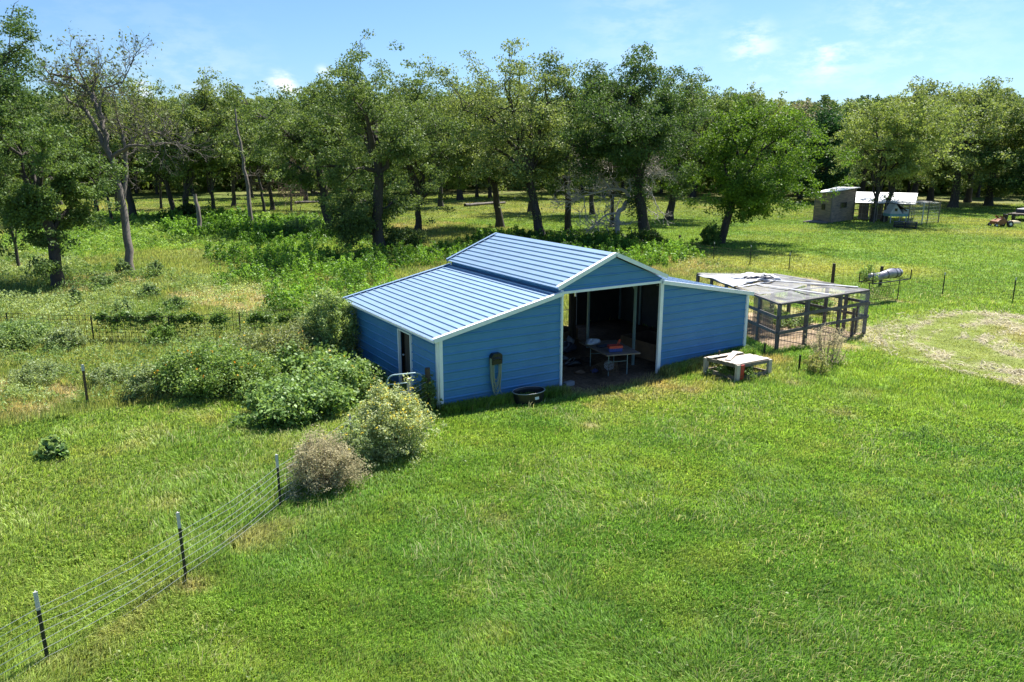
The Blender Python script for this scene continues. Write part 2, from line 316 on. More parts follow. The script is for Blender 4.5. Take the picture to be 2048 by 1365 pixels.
def zones(x, y):
    "true colour of what grows at (x, y), blade length, blade density factor"
    x = np.asarray(x, float); y = np.asarray(y, float)
    wx = x+(fbm(x, y, 3.0, 3, 11)-.5)*2.0*np.clip(np.hypot(x, y)/40+.3, 0, 2); wy = y+(fbm(x, y, 3.0, 3, 12)-.5)*2.4*np.clip(np.hypot(x, y)/40+.3, 0, 2)
    n1 = fbm(x, y, 4.5, 4, 1); n2 = fbm(x, y, 1.1, 4, 2); n3 = fbm(x, y, 14, 3, 3); n4 = fbm(x, y, .45, 3, 4)
    def C(*c): return np.array(c)[None, :]
    def mix(a, b, t): t = np.clip(t, 0, 1)[:, None]; return a*(1-t)+b*t
    lawn = mix(C(.185, .315, .034), C(.110, .245, .030), (n1-.5)*3+.5)
    lawn = mix(lawn, C(.24, .33, .055), (n2-.56)*2.0)
    lawn = mix(lawn, C(.085, .20, .026), (.42-n4)*3)
    st_ = np.sin((x*.80+y*.60+(fbm(x, y, 6, 2, 51)-.5)*1.6)*2*np.pi/1.25); lawn = lawn*(1+.07*st_)[:, None]
    L = np.full(x.shape, .085); D = np.ones(x.shape)
    colr = lawn
    # left of the wire fence: longer, more straw in it
    sd = -(x-FA[0])*FD[1]+(y-FA[1])*FD[0]
    along = (x-FA[0])*FD[0]+(y-FA[1])*FD[1]
    left = ((sd > 0) & (x < 0.2)) | ((y > 5) & (x < 6)) 
    lt = np.clip(sd/1.0+.5, 0, 1)*(x < 1.0)
    leftc = mix(C(.20, .31, .05), C(.14, .265, .036), (n1-.5)*3+.5); leftc = mix(leftc, C(.33, .35, .11), (n2-.56)*2.5)
    colr = mix(colr, leftc, lt); L = L*(1-lt)+.13*lt
    strip = np.exp(-(sd+.15)**2/.35)*(x < -1.0)
    colr = mix(colr, C(.30, .30, .12), strip*np.clip((n2-.4)*3.4, 0, .6)); L = L+.06*strip
    # worn strip before the barn
    front = np.exp(-((y+.9)**2)/.9)*((x > 3.4) & (x < 11.5))
    colr = mix(colr, C(.34, .30, .12), front*np.clip((n2-.36)*3, 0, .9)); L = L+.05*front*(n4)
    # open field on the right
    fld = np.clip((x-22)/6, 0, 1)
    fc = mix(C(.165, .285, .040), C(.12, .24, .034), (n1-.5)*3+.5); fc = mix(fc, C(.30, .34, .08), (n3-.5)*4)
    colr = mix(colr, fc, fld)
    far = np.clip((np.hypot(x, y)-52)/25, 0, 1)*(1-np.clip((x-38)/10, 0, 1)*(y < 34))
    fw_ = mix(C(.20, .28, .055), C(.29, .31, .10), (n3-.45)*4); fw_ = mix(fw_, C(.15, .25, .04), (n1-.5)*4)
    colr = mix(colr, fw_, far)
    # rough pasture
    ro = inpoly(wx, wy, P_ROUGH).astype(float)
    rc = mix(C(.20, .27, .07), C(.13, .23, .045), (n1-.48)*4); rc = mix(rc, C(.33, .31, .15), (n2*.5+n3*.5-.52)*5)
    lush = inpoly(wx, wy, P_LUSH); rc = mix(rc, C(.20, .33, .05), lush*.75)
    colr = mix(colr, rc, ro); L = np.where(ro > 0, .11+.14*n1, L)
    for P in P_DRY:
        m = inpoly(wx, wy, P)*np.clip((n2-.33)*4, 0, .85); colr = mix(colr, C(.40, .33, .17), m*.75); D = D*(1-.7*m); L = L*(1-.3*m)
    # mowed circle
    ins, dry = ring(x, y)
    colr = mix(colr, mix(C(.20, .27, .055), C(.27, .26, .08), (n1-.42)*4), ins); colr = mix(colr, C(.36, .345, .25), dry*.9); L = L*(1-.62*ins); D = D*(1-.25*ins)
    # spots worn bare
    for (u, v, r_) in [(1685, 826, .33), (1715, 787, .4), (1590, 765, .3), (1375, 775, .5), (1180, 850, .3), (1000, 1040, .25), (380, 1170, .35), (700, 640, .5)]:
        p = at(u, v); m = np.exp(-((x-p[0])**2+(y-p[1])**2)/r_**2)*np.clip(n4*2.2-.4, 0, 1); colr = mix(colr, C(.30, .25, .13), m*.8); D = D*(1-.75*np.clip(m, 0, 1))
    # inside the cage: sand; inside the barn: dirt
    cg = inpoly(x, y, P_CAGE); colr = np.where(cg[:, None], mix(C(.48, .37, .25), C(.38, .30, .20), (n2-.4)*3), colr); D = np.where(cg, .03, D)
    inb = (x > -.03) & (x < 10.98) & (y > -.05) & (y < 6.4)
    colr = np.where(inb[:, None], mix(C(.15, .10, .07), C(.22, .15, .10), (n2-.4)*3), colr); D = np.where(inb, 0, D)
    mouth = np.exp(-((x-5.45)/1.9)**4)*np.exp(-((y+.1)/.38)**2)
    colr = mix(colr, C(.24, .16, .095), mouth*np.clip(n4*2, 0, 1)); D = D*(1-mouth*.9)
    return (colr*.88+.12*colr.mean(1)[:, None]*np.array([1.15, 1.15, .8]))*np.array([1.56, 1.45, 1.42])[None, :], L*(.62+.85*fbm(x, y, .55, 3, 41)), D

# ------------------------------------------------------------------ ground sheet
cx0, cy0 = -8.0, -16.0
rr_ = np.concatenate([[0], np.geomspace(1.5, 1400, 560)]); th = np.linspace(0, 2*np.pi, 1001)[:-1]
# finer where the photo looks
th = np.concatenate([np.linspace(YAW-.75, YAW+.75, 760), np.linspace(YAW+.75, YAW+2*np.pi-.75, 120)[1:-1]])
RRg, THg = np.meshgrid(rr_[1:], th, indexing='ij')
gx = (cx0+RRg*np.sin(THg)).ravel(); gy = (cy0+RRg*np.cos(THg)).ravel()
gz = height(gx, gy)*np.clip(1-(RRg.ravel()-120)/100, 0, 1)
nr, ntg = RRg.shape
V = np.column_stack([gx, gy, gz]); V = np.vstack([V, [[cx0, cy0, hz(cx0, cy0)]]])
gi = np.arange(nr-1)[:, None]*ntg+np.arange(ntg)[None, :]; gj = np.arange(nr-1)[:, None]*ntg+(np.arange(ntg)[None, :]+1) % ntg
F4 = np.stack([gi, gi+ntg, gj+ntg, gj], -1).reshape(-1, 4)[:, ::-1]
F3 = np.stack([np.full(ntg, len(V)-1), np.arange(ntg), (np.arange(ntg)+1) % ntg], -1)[:, ::-1]
gc, gl, gd = zones(V[:, 0], V[:, 1]); gc = gc*(1-.34*np.clip((np.hypot(V[:, 0]-cx0, V[:, 1]-cy0)-55)/25, 0, 1))[:, None]  # distant turf colour darkened in place of the self-shadow of blades
mg = bpy.data.materials.new('turf_and_soil'); mg.use_nodes = True; t = mg.node_tree; b = t.nodes['Principled BSDF']; b.inputs['Roughness'].default_value = .95; b.inputs['Specular IOR Level'].default_value = .1
a_ = N(t, 'ShaderNodeAttribute', attribute_name='Col'); tcn = N(t, 'ShaderNodeTexCoord')
nn = N(t, 'ShaderNodeTexNoise'); nn.inputs['Scale'].default_value = 9; nn.inputs['Detail'].default_value = 6; nn.inputs['Roughness'].default_value = .75; t.links.new(tcn.outputs['Object'], nn.inputs['Vector'])
nb = N(t, 'ShaderNodeTexNoise'); nb.inputs['Scale'].default_value = 1.3; nb.inputs['Detail'].default_value = 6; nb.inputs['Roughness'].default_value = .7; t.links.new(tcn.outputs['Object'], nb.inputs['Vector'])
mr = N(t, 'ShaderNodeMapRange'); mr.inputs[1].default_value = .3; mr.inputs[2].default_value = .7; mr.inputs[3].default_value = .45; mr.inputs[4].default_value = 1.25; t.links.new(nn.outputs[0], mr.inputs[0])
mr2 = N(t, 'ShaderNodeMapRange'); mr2.inputs[1].default_value = .3; mr2.inputs[2].default_value = .7; mr2.inputs[3].default_value = .55; mr2.inputs[4].default_value = 1.3; t.links.new(nb.outputs[0], mr2.inputs[0])
mu = N(t, 'ShaderNodeMath', operation='MULTIPLY'); t.links.new(mr.outputs[0], mu.inputs[0]); t.links.new(mr2.outputs[0], mu.inputs[1])
vm = N(t, 'ShaderNodeVectorMath', operation='SCALE'); t.links.new(a_.outputs['Color'], vm.inputs[0]); t.links.new(mu.outputs[0], vm.inputs['Scale']); t.links.new(vm.outputs[0], b.inputs['Base Color'])
bp = N(t, 'ShaderNodeBump'); bp.inputs['Strength'].default_value = .9; bp.inputs['Distance'].default_value = .05; t.links.new(nn.outputs[0], bp.inputs['Height']); t.links.new(bp.outputs[0], b.inputs['Normal'])
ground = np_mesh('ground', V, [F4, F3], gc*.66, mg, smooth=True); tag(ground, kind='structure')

# ------------------------------------------------------------------ grass blades
rng = np.random.default_rng(7)
def polar(n, r0, r1, p, half=.98):
    "points round the viewing side, denser near"
    q = rng.random(n); e = 2-p
    r = (r0**e+q*(r1**e-r0**e))**(1/e)
    a = YAW+(rng.random(n)*2-1)*half
    return CAM[0]+r*np.sin(a), CAM[1]+r*np.cos(a), r
def blade_mesh(name, x, y, r, L, c, per, mat, curved, spread=.05, wf=1.0, lean=.55):
    n = len(x)*per
    X = np.repeat(x, per); Y = np.repeat(y, per); Rr = np.repeat(r, per); LL = np.repeat(L, per)*(.55+.75*rng.random(n)); CC = np.repeat(c, per, 0)
    ang = rng.random(n)*2*np.pi; off = np.repeat(spread*(1+r*.04), per)*np.sqrt(rng.random(n))
    X = X+np.cos(ang)*off; Y = Y+np.sin(ang)*off; Z = height(X, Y)-.005
    a2 = ang+(rng.random(n)-.5)*2.2; ln = lean*(.3+.9*rng.random(n))
    # soft wind comb so tufts lean together
    cmb = (np.repeat(fbm(x, y, 1.3, 2, 33), per)-.5)*7; dx = np.cos(a2)*.7+np.cos(cmb)*.5; dy = np.sin(a2)*.7+np.sin(cmb)*.5
    wd = np.maximum(.011, Rr*.00105)*wf*(.7+.6*rng.random(n))
    px, py = -np.sin(a2), np.cos(a2)
    CC = CC*(.50+1.0*rng.random(n))[:, None]; dry = rng.random(n) < .06; CC[dry] = CC[dry]*.35+np.array([.42, .36, .16])*.65
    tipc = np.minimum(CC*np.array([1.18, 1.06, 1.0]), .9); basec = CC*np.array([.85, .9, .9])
    if curved:
        v = np.empty((n, 5, 3)); cc = np.empty((n, 5, 3))
        v[:, 0] = np.column_stack([X-px*wd/2, Y-py*wd/2, Z]); v[:, 1] = np.column_stack([X+px*wd/2, Y+py*wd/2, Z])
        mx_, my_, mz_ = X+dx*LL*ln*.35, Y+dy*LL*ln*.35, Z+LL*.62
        v[:, 2] = np.column_stack([mx_+px*wd*.4, my_+py*wd*.4, mz_]); v[:, 3] = np.column_stack([mx_-px*wd*.4, my_-py*wd*.4, mz_])
        v[:, 4] = np.column_stack([X+dx*LL*ln*1.15, Y+dy*LL*ln*1.15, Z+LL*(.95-.35*ln)])
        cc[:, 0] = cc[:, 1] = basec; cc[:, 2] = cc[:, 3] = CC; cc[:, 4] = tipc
        i = np.arange(n)[:, None]*5
        return np_mesh(name, v.reshape(-1, 3), [i+np.array([[0, 1, 2, 3]]), i+np.array([[3, 2, 4]])], cc.reshape(-1, 3), mat)
    v = np.empty((n, 3, 3)); cc = np.empty((n, 3, 3))
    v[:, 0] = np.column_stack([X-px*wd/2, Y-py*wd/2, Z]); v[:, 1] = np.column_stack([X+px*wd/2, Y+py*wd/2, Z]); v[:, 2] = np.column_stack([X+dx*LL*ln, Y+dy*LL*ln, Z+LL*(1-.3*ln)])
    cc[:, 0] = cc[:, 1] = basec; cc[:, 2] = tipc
    i = np.arange(n)[:, None]*3
    return np_mesh(name, v.reshape(-1, 3), [i+np.array([[0, 1, 2]])], cc.reshape(-1, 3), mat)
def scatter(n, r0, r1, p):
    x, y, r = polar(n, r0, r1, p); c, L, D = zones(x, y); k = rng.random(n) < D
    return x[k], y[k], r[k], c[k], L[k]
x, y, r, c, L = scatter(178000, 5.0, 21, 1.9)
tag(blade_mesh('grass', x, y, r, L, c, 8, M['grass'], True), 'short bright green grass of the lawn before the barn', 'grass', kind='stuff')
x, y, r, c, L = scatter(240000, 21, 120, 2.05)
tag(blade_mesh('pasture_grass', x, y, r, L*1.1, c, 6, M['grass'], False, spread=.09), 'patchy green and straw coloured pasture grass farther back', 'grass', kind='stuff')

# ------------------------------------------------------------------ leaf clouds
def leaves(pos, size, rg, upbias=.35, aspect=.62):
    "diamond leaves, random facing, slightly folded"
    n = len(pos); nrm = rg.normal(size=(n, 3)); nrm[:, 2] = nrm[:, 2]+upbias*1.2; nrm /= np.linalg.norm(nrm, axis=1)[:, None]
    a = rg.normal(size=(n, 3)); a -= (a*nrm).sum(1)[:, None]*nrm; a /= np.linalg.norm(a, axis=1)[:, None]; bb = np.cross(nrm, a)
    s = (size*(.6+.8*rg.random(n)))[:, None]
    v = np.empty((n, 4, 3)); v[:, 0] = pos-a*s*.5; v[:, 1] = pos+bb*s*aspect*.5+nrm*s*.08; v[:, 2] = pos+a*s*.5; v[:, 3] = pos-bb*s*aspect*.5+nrm*s*.08
    return v.reshape(-1, 3)
def leaf_object(name, pos, size, colr, mat, parent, rg, upbias=.35, aspect=.55):
    v = leaves(pos, size, rg, upbias, aspect); n = len(pos); i = np.arange(n)[:, None]*4+np.arange(4)[None, :]
    return np_mesh(name, v, [i], np.repeat(colr, 4, 0), mat, parent)
class Tubes:
    "numpy tubes for limbs"
    def __init__(s): s.V = []; s.F = []; s.n = 0
    def add(s, P, Rd, k=6):
        P = np.asarray(P, float); m = len(P); Rd = np.asarray(Rd, float)
        d = np.gradient(P, axis=0); d /= np.linalg.norm(d, axis=1)[:, None]+1e-9
        ref = np.array([.31, .77, .55]); a = np.cross(d, ref); a /= np.linalg.norm(a, axis=1)[:, None]+1e-9; bb = np.cross(d, a)
        t_ = np.arange(k)*2*np.pi/k
        v = P[:, None, :]+Rd[:, None, None]*(np.cos(t_)[None, :, None]*a[:, None, :]+np.sin(t_)[None, :, None]*bb[:, None, :])
        s.V.append(v.reshape(-1, 3)); i = np.arange(m-1)[:, None]*k; j = np.arange(k)[None, :]; j2 = (j+1) % k
        s.F.append(np.stack([i+j, i+j2, i+k+j2, i+k+j], -1).reshape(-1, 4)+s.n); s.n += m*k
    def build(s, name, mat, parent): return np_mesh(name, np.vstack(s.V), [np.vstack(s.F)], None, mat, parent, smooth=True)
def wander(p0, p1, n, amp, rg, sag=0):
    t_ = np.linspace(0, 1, n)[:, None]; P = p0*(1-t_)+p1*t_
    w_ = np.cumsum(rg.normal(size=(n, 3)), 0); w_ -= w_[0]; w_ -= t_*(w_[-1]); L = np.linalg.norm(p1-p0)
    P = P+w_*amp*L/np.sqrt(n); P[:, 2] += sag*np.sin(t_[:, 0]*np.pi)*L
    return P
def make_tree(spec, rg):
    """H height, Wd crown width, cb crown bottom (fraction), rt trunk radius, ln crown offset (x,y), leafs, leaf size, dens"""
    H, Wd, cb, rt_, ln = spec['H'], spec['W'], spec['cb'], spec['r'], np.array([*spec['ln'], 0.0])
    tb = Tubes(); top = np.array([ln[0], ln[1], H*(.80 if spec.get('tall', 1) else .6)])
    fork = spec.get('fork', .42)
    tr = wander(np.array([0, 0, -.15]), np.array([ln[0]*fork*1.1, ln[1]*fork*1.1, H*fork]), 9, .035, rg)
    rad = np.linspace(rt_, rt_*.68, 9); rad[0] *= 1.5; rad[1] *= 1.12
    tb.add(tr, rad, 10)
    tips = []
    nL = spec.get('nl', 6); cz0 = H*cb
    # leaders carry on up from the fork, limbs leave below them
    env_c = np.array([ln[0], ln[1], H*(cb*.55+.42)]); ea = Wd/2; ec = H*(.93-cb*.97)/2
    def envpt(az, el, f=1.0):
        lump = 1+.22*math.sin(az*2.3+spec['seed'])+.18*math.sin(az*4.1+el*3+spec['seed']*2)
        return env_c+np.array([math.cos(az)*math.cos(el)*ea*f*lump, math.sin(az)*math.cos(el)*ea*f*lump, math.sin(el)*ec*f*(1+.10*math.sin(az*3+spec['seed']))])
    limbs = []
    for i in range(nL):
        az = i*2.399+rg.random()*.7+spec['seed']; el = [1.2, .75, .35, .9, .1, .55, -.15, .2, -.45, .7][i % 10]+rg.normal()*.12
        st = tr[-1] if i < nL*.6 else tr[int(rg.integers(4, 8))]
        en = envpt(az, el, .80); limbs.append((st, en, .55 if i < 3 else .42))
    if cb < fork:
        for i in range(int(spec.get('low', 4))):
            hh = tr[int(np.clip((cb/fork)*9+rg.integers(0, 9), 1, 8))]; az = rg.random()*6.28
            limbs.append((hh, hh+np.array([math.cos(az)*ea*.55, math.sin(az)*ea*.55, H*.03]), .22))
    for st, en, rf in limbs:
        P = wander(st, en, 9, .11, rg, sag=.06); rad = np.linspace(rt_*rf, rt_*.10, 9); tb.add(P, rad, 7)
        Ln = np.linalg.norm(en-st)
        for j in range(3, 9):
            for q in range(2):
                d = rg.normal(size=3); d[2] = d[2]*.6+.35; d /= np.linalg.norm(d); outd = (P[j]-env_c); outd /= np.linalg.norm(outd)+1e-6; d = d+outd*.6; d /= np.linalg.norm(d)
                e2 = P[j]+d*Ln*(.20+.22*rg.random()); Q = wander(P[j], e2, 5, .10, rg); tb.add(Q, np.linspace(rad[j]*.6, rt_*.045, 5), 5)
                for qq in (2, 3, 4): tips.append(Q[qq])
                if spec.get('twigs', 1):
                    for z_ in range(2):
                        d2 = rg.normal(size=3); d2 /= np.linalg.norm(d2); e3 = e2+d2*Ln*.12; tb.add(np.array([e2, (e2+e3)/2+rg.normal(size=3)*.04, e3]), [rt_*.045, rt_*.035, rt_*.02], 4); tips.append(e3)
        tips += [P[-1], P[-2]]
    # fill the envelope with more leafy sprays than the limbs alone carry
    nf = spec.get('fill', 90)
    for i in range(nf):
        az = rg.random()*6.283; el = math.asin(rg.random()*1.85-.85); f = .45+.62*rg.random()**.6
        tips.append(envpt(az, el, f))
    for i in range(spec.get('sprouts', 26)):
        q = tr[int(rg.integers(2, 9))]; tips.append(q+rg.normal(size=3)*[.30, .30, .35])
    tips = np.array(tips); keep = rg.random(len(tips)) < spec.get('keep', 1.0); tips = tips[keep]
    tips = tips[(tips[:, 2] > H*cb*.85) | (rg.random(len(tips)) < .25) & (tips[:, 2] > 1.2)]
    nleaf = spec['leaves']; tips = tips[rg.random(len(tips)) < spec.get('thin', .80)]; rc = spec.get('rc', .046)*min(Wd, H)*(.55+.9*rg.random(len(tips)))
    wgt = rc**2; wgt /= wgt.sum(); ci = rg.choice(len(tips), nleaf, p=wgt)
    o = rg.normal(size=(nleaf, 3)); o /= np.linalg.norm(o, axis=1)[:, None]; o *= (rg.random(nleaf)**.45)[:, None]; o[:, 2] *= .62
    pos = tips[ci]+o*rc[ci][:, None]*1.25
    cl = rg.random(len(tips)); base = np.array(spec['col']); alt = np.array(spec.get('alt', (base[0]*1.5, base[1]*1.25, base[2]*1.1)))
    cc = base[None, :]+(alt-base)[None, :]*(cl[ci]*.6+rg.random(nleaf)*.4)[:, None]; cc *= (.75+.5*rg.random(nleaf))[:, None]
    return tb, pos, cc
TREEM = {}
def tree(name, base, spec, label, cat='tree', group=None, barkm=None, leafcol=None):
    root = empty(name, (base[0], base[1], hz(base[0], base[1])), 0, label, cat, group)
    rg = np.random.default_rng(int(spec['seed']*101)+3)
    tb, pos, cc = make_tree(spec, rg)
    tb.build('trunk', barkm or M['bark'], root)
    leaf_object('crown', pos, np.full(len(pos), spec['ls']), cc, M['leaf'], root, rg)
    return root
OAK = (.060, .088, .020); OAKA = (.120, .140, .034)     # post oak: dull olive
DARK = (.036, .062, .017); DARKA = (.075, .105, .026)
OLIVE = (.10, .122, .030); OLIVEA = (.17, .178, .050)
BRIGHT = (.040, .070, .008); BRIGHTA = (.115, .165, .018)
def px_tree(name, u, v, top, wpx, uc, cbv, rpx, label, colr=(OAK, OAKA), seed=1, dens=1.0, dd=0, **k):
    p = at(u, v); d = depth(p); mpp = d/FPX
    H = (v-top)*mpp*1.02; Wm = wpx*mpp; off = (uc-u)*mpp
    spec = dict(H=H, W=Wm, cb=max(.04, (v-cbv)/(v-top)), r=rpx*mpp/2, ln=(RT[0]*off+FW[0]*dd, RT[1]*off+FW[1]*dd), seed=seed, col=tuple(c*k_ for c, k_ in zip(colr[0], (1.35, 1.6, 2.1))), alt=tuple(c*k_ for c, k_ in zip(colr[1], (1.68, 1.98, 2.4))))
    spec['W'] *= 1.12; spec['H'] *= .985
    ls = max(.13, .0029*d); spec['ls'] = ls
    area = Wm*H*(1-spec['cb']); spec['leaves'] = int(np.clip(dens*area/(ls*ls*.35)*4.3, 4000, 85000)); spec['fill'] = 190
    spec['nl'] = 8; spec.update(k)
    return tree(name, p, spec, label)
NT = 'oak_tree'
px_tree(NT, -75, 560, -20, 330, -40, 470, 30, 'tall oak cut off by the left edge, its top branch reaching into the sky', (DARK, DARKA), 1.3, 1.0, cb=.3, fill=80, keep=.85)
px_tree(NT, 118, 575, 165, 235, 85, 520, 25, 'thick dark leafy oak with foliage almost to the ground at far left', (OAK, (.10, .13, .03)), 2.1, 1.15, low=8, fill=170)
px_tree('slim_tree', 38, 543, 300, 70, 25, 430, 7, 'slim young tree with a thin pale trunk at the far left edge', (OAK, OAKA), 3.7, .6)
px_tree(NT, 268, 440, 140, 210, 232, 325, 15, 'leafy oak right behind the half dead forked tree', (OAK, OLIVEA), 4.2, 1.0)
px_tree(NT, 373, 440, 150, 180, 405, 358, 13, 'rounded oak with a dark shrub round its foot in the left wood', (OAK, OLIVEA), 5.9, 1.1)
px_tree(NT, 665, 465, 150, 215, 620, 372, 19, 'oak with a leaning dark trunk left of the tallest tree', (OAK, OAKA), 6.4, 1.1, fork=.5)
px_tree(NT, 765, 510, 72, 250, 760, 490, 24, 'tallest oak behind the barn with leaves down to its foot', (OAK, (.115, .135, .035)), 7.7, 1.05, low=10, fill=170, keep=.85)
px_tree(NT, 835, 462, 150, 200, 862, 385, 14, 'oak with a low forked trunk right of the tallest tree', (OAK, OAKA), 8.8, 1.0, fork=.22)
px_tree(NT, 1000, 456, 165, 170, 965, 368, 15, 'upright oak with a straight dark trunk above the barn ridge', (OLIVE, OLIVEA), 9.5, .95)
px_tree(NT, 1082, 485, 102, 250, 1020, 366, 20, 'spreading pale olive oak leaning left behind the barn ridge', (OLIVE, OLIVEA), 10.4, .95, fork=.36)
px_tree(NT, 1137, 466, 190, 150, 1118, 380, 14, 'oak with a slanting dark trunk between the pale and the dark oak', (OAK, OAKA), 11.1, .9, fork=.5)
px_tree(NT, 1292, 482, 92, 270, 1232, 410, 23, 'big dense dark green oak behind the bare dead tree', (DARK, DARKA), 12.6, 1.35, fill=190)
px_tree(NT, 1338, 440, 130, 190, 1368, 385, 15, 'airy topped oak with thin branches against the sky right of the dark oak', (OAK, OAKA), 13.2, .75, keep=.75)
px_tree(NT, 1438, 487, 195, 228, 1506, 440, 17, 'glossy dark green round oak standing alone in the right field', (BRIGHT, BRIGHTA), 14.9, 1.7, fill=260, low=6, fork=.35)
px_tree(NT, 1745, 445, 195, 150, 1752, 362, 10, 'yellowish oak with a twin trunk before the white roofed pen', (OLIVE, (.20, .21, .05)), 15.3, 1.1, fork=.3)
px_tree(NT, 1766, 444, 200, 160, 1812, 358, 10, 'yellowish oak close right of the twin trunked one', (OLIVE, (.20, .21, .05)), 16.1, 1.0)
px_tree(NT, 1905, 416, 150, 220, 1895, 375, 16, 'broad olive oak with a thick pale trunk behind the pen', (OLIVE, OLIVEA), 17.6, 1.1)
px_tree(NT, 1977, 412, 170, 170, 1985, 385, 14, 'broad olive oak near the right edge behind the orange mower', (OLIVE, OLIVEA), 18.4, 1.1)
px_tree(NT, 2060, 420, 180, 200, 2075, 395, 15, 'dark oak cut off by the right edge of the picture', (DARK, DARKA), 19.3, 1.2)
px_tree('cedar_tree', 1646, 404, 214, 100, 1646, 390, 8, 'dark green rounded cedar behind the plank shed', ((.018, .045, .014), (.035, .075, .02)), 20.8, 2.6, cb=.04, fill=260, rc=.11)
px_tree(NT, 1600, 398, 190, 130, 1600, 370, 9, 'oak with a reddish bare looking top behind the round field oak', ((.13, .10, .06), (.2, .16, .1)), 21.2, .6, keep=.7)
MIDS = [(195, 425, 190, 110, 8, 'oak trunk just left of the two thin trunks in the left wood'), (222, 441, 210, 90, 6, 'thin straight dark tree left of the forked dead tree'),
        (236, 425, 200, 90, 9, 'pale trunked oak seen touching the forked dead tree'), (322, 418, 230, 90, 5, 'thin tree leaning left in the left wood'),
        (347, 437, 200, 120, 11, 'oak with a curved dark trunk beside the shrub ringed oak'), (428, 438, 200, 120, 8, 'oak just right of the leaning dead stump'),
        (467, 412, 190, 110, 8, 'oak behind the foot of the grey dead pole tree'), (530, 431, 185, 110, 6, 'twin stemmed thin oak left of the brown withered tree'),
        (545, 421, 190, 120, 8, 'thin oak touching the left side of the brown withered tree'), (611, 404, 190, 110, 8, 'oak just right of the brown withered tree'),
        (700, 420, 175, 120, 9, 'oak seen between the leaning oak and the tallest oak'), (882, 414, 170, 130, 10, 'oak with a thick trunk in the sunny gap left of the ridge'),
        (921, 401, 180, 120, 12, 'oak with a dark crown second in the sunny gap left of the ridge'), (1060, 425, 190, 130, 9, 'oak behind the pale spreading oak'),
        (1185, 430, 180, 130, 10, 'oak behind the left half of the big dark oak'), (1224, 455, 210, 100, 9, 'oak trunk touching the bare dead tree from behind'),
        (1385, 395, 160, 130, 10, 'oak behind the airy topped oak'), (1455, 400, 185, 130, 9, 'oak behind the round field oak on its left side'),
        (1545, 395, 200, 130, 9, 'oak behind the round field oak on its right side'), (1722, 395, 195, 95, 10, 'oak between the cedar and the twin trunked oak'),
        (1825, 398, 165, 140, 12, 'oak directly behind the white pen roof'), (1860, 402, 160, 140, 11, 'oak behind the right gable of the white pen roof'), (1935, 405, 165, 130, 12, 'oak between the two broad olive oaks at right'),
        (20, 420, 190, 150, 10, 'oak behind the thick dark oak at the left edge'), (120, 410, 180, 130, 10, 'oak seen above the thick dark oak at left')]
for i, (u, v, tp, wp, rp, lb) in enumerate(MIDS):
    cs = [(OAK, OAKA), (OAK, OLIVEA), (OLIVE, OLIVEA), (DARK, OAKA)][i % 4] if u < 1650 else (OLIVE, OLIVEA)
    px_tree(NT, u, v, tp+(i*37 % 23)-8, wp, u+((i*53) % 41)-20, v-72-(i*17) % 30, rp, lb, cs, 30.5+i*1.37, .9, fill=100)

# far wood: a few kinds copied about
rw = random.Random(5)
protos = []
for k in range(5):
    sp = dict(H=13.5+k*.5, W=9.0+k*.4, cb=.24+.03*k, r=.2, ln=(.3*k-.6, .2), seed=60.3+k*1.9, col=tuple(c*k_ for c, k_ in zip([OAK, OLIVE, DARK, OAK, OLIVE][k], (1.45, 1.7, 2.5))), alt=tuple(c*k_ for c, k_ in zip([OAKA, OLIVEA, OAKA, OLIVEA, OLIVEA][k], (1.65, 1.95, 2.7))), ls=.36, leaves=13000, fill=110, nl=7, twigs=0)
    protos.append(sp)
first = {}
fi = 0
spots = []
for band, (v0, v1, n) in enumerate([(386, 397, 34), (376, 386, 44), (368, 376, 46)]):
    for i in range(n):
        u = -120+(i+rw.random()*.9)*(2300/n); spots.append((u, v0+(v1-v0)*rw.random()))
for (u, v) in spots:
    k = fi % 5; p = at(u, v)
    if k not in first:
        root = tree('oak_tree', (p[0], p[1]), protos[k], 'far oak in the dense wood at the back of the pasture', 'tree', 'oaks of the far wood')
        first[k] = root
    else:
        root = first[k].copy(); col.objects.link(root)
        for ch in first[k].children: c2 = ch.copy(); col.objects.link(c2); c2.parent = root
        root.location = (p[0], p[1], 0)
    s = .85+.35*rw.random(); Hm = depth(p)/FPX*(v-182-rw.random()*22)
    sz = Hm/protos[k]['H']; sz = max(.85, min(1.5, sz))
    root.scale = (sz*s, sz*s, sz); root.rotation_euler = (0, 0, rw.random()*6.28)
    g = .8+.4*rw.random()
    for ch in root.children:
        if ch.name.startswith('crown'): ch.color = (g*(1.05 if rw.random() < .5 else .92), g, g, 1)
    fi += 1
# the wood farther still reads as one mass
rg = np.random.default_rng(44); n = 230000
a = YAW+(rg.random(n)*2-1)*.78; rr = 140+85*rg.random(n); X = CAM[0]+rr*np.sin(a); Y = CAM[1]+rr*np.cos(a)
topz = (11.5+5.0*fbm(X, Y, 14, 3, 61))*rr/185; Z = topz*rg.random(n)**.8
cl = fbm(X, Y+Z*2, 4, 3, 62); keep = cl > .40
X, Y, Z = X[keep], Y[keep], Z[keep]; cc = np.array(OAK)[None, :]*(2.0+1.6*rg.random(len(X)))[:, None]
wd = leaf_object('far_woodland', np.column_stack([X, Y, Z]), np.full(len(X), 1.05), cc, M['leaf'], None, rg); tag(wd, 'dense dark woodland closing the view behind the far oaks', 'woodland', kind='stuff')

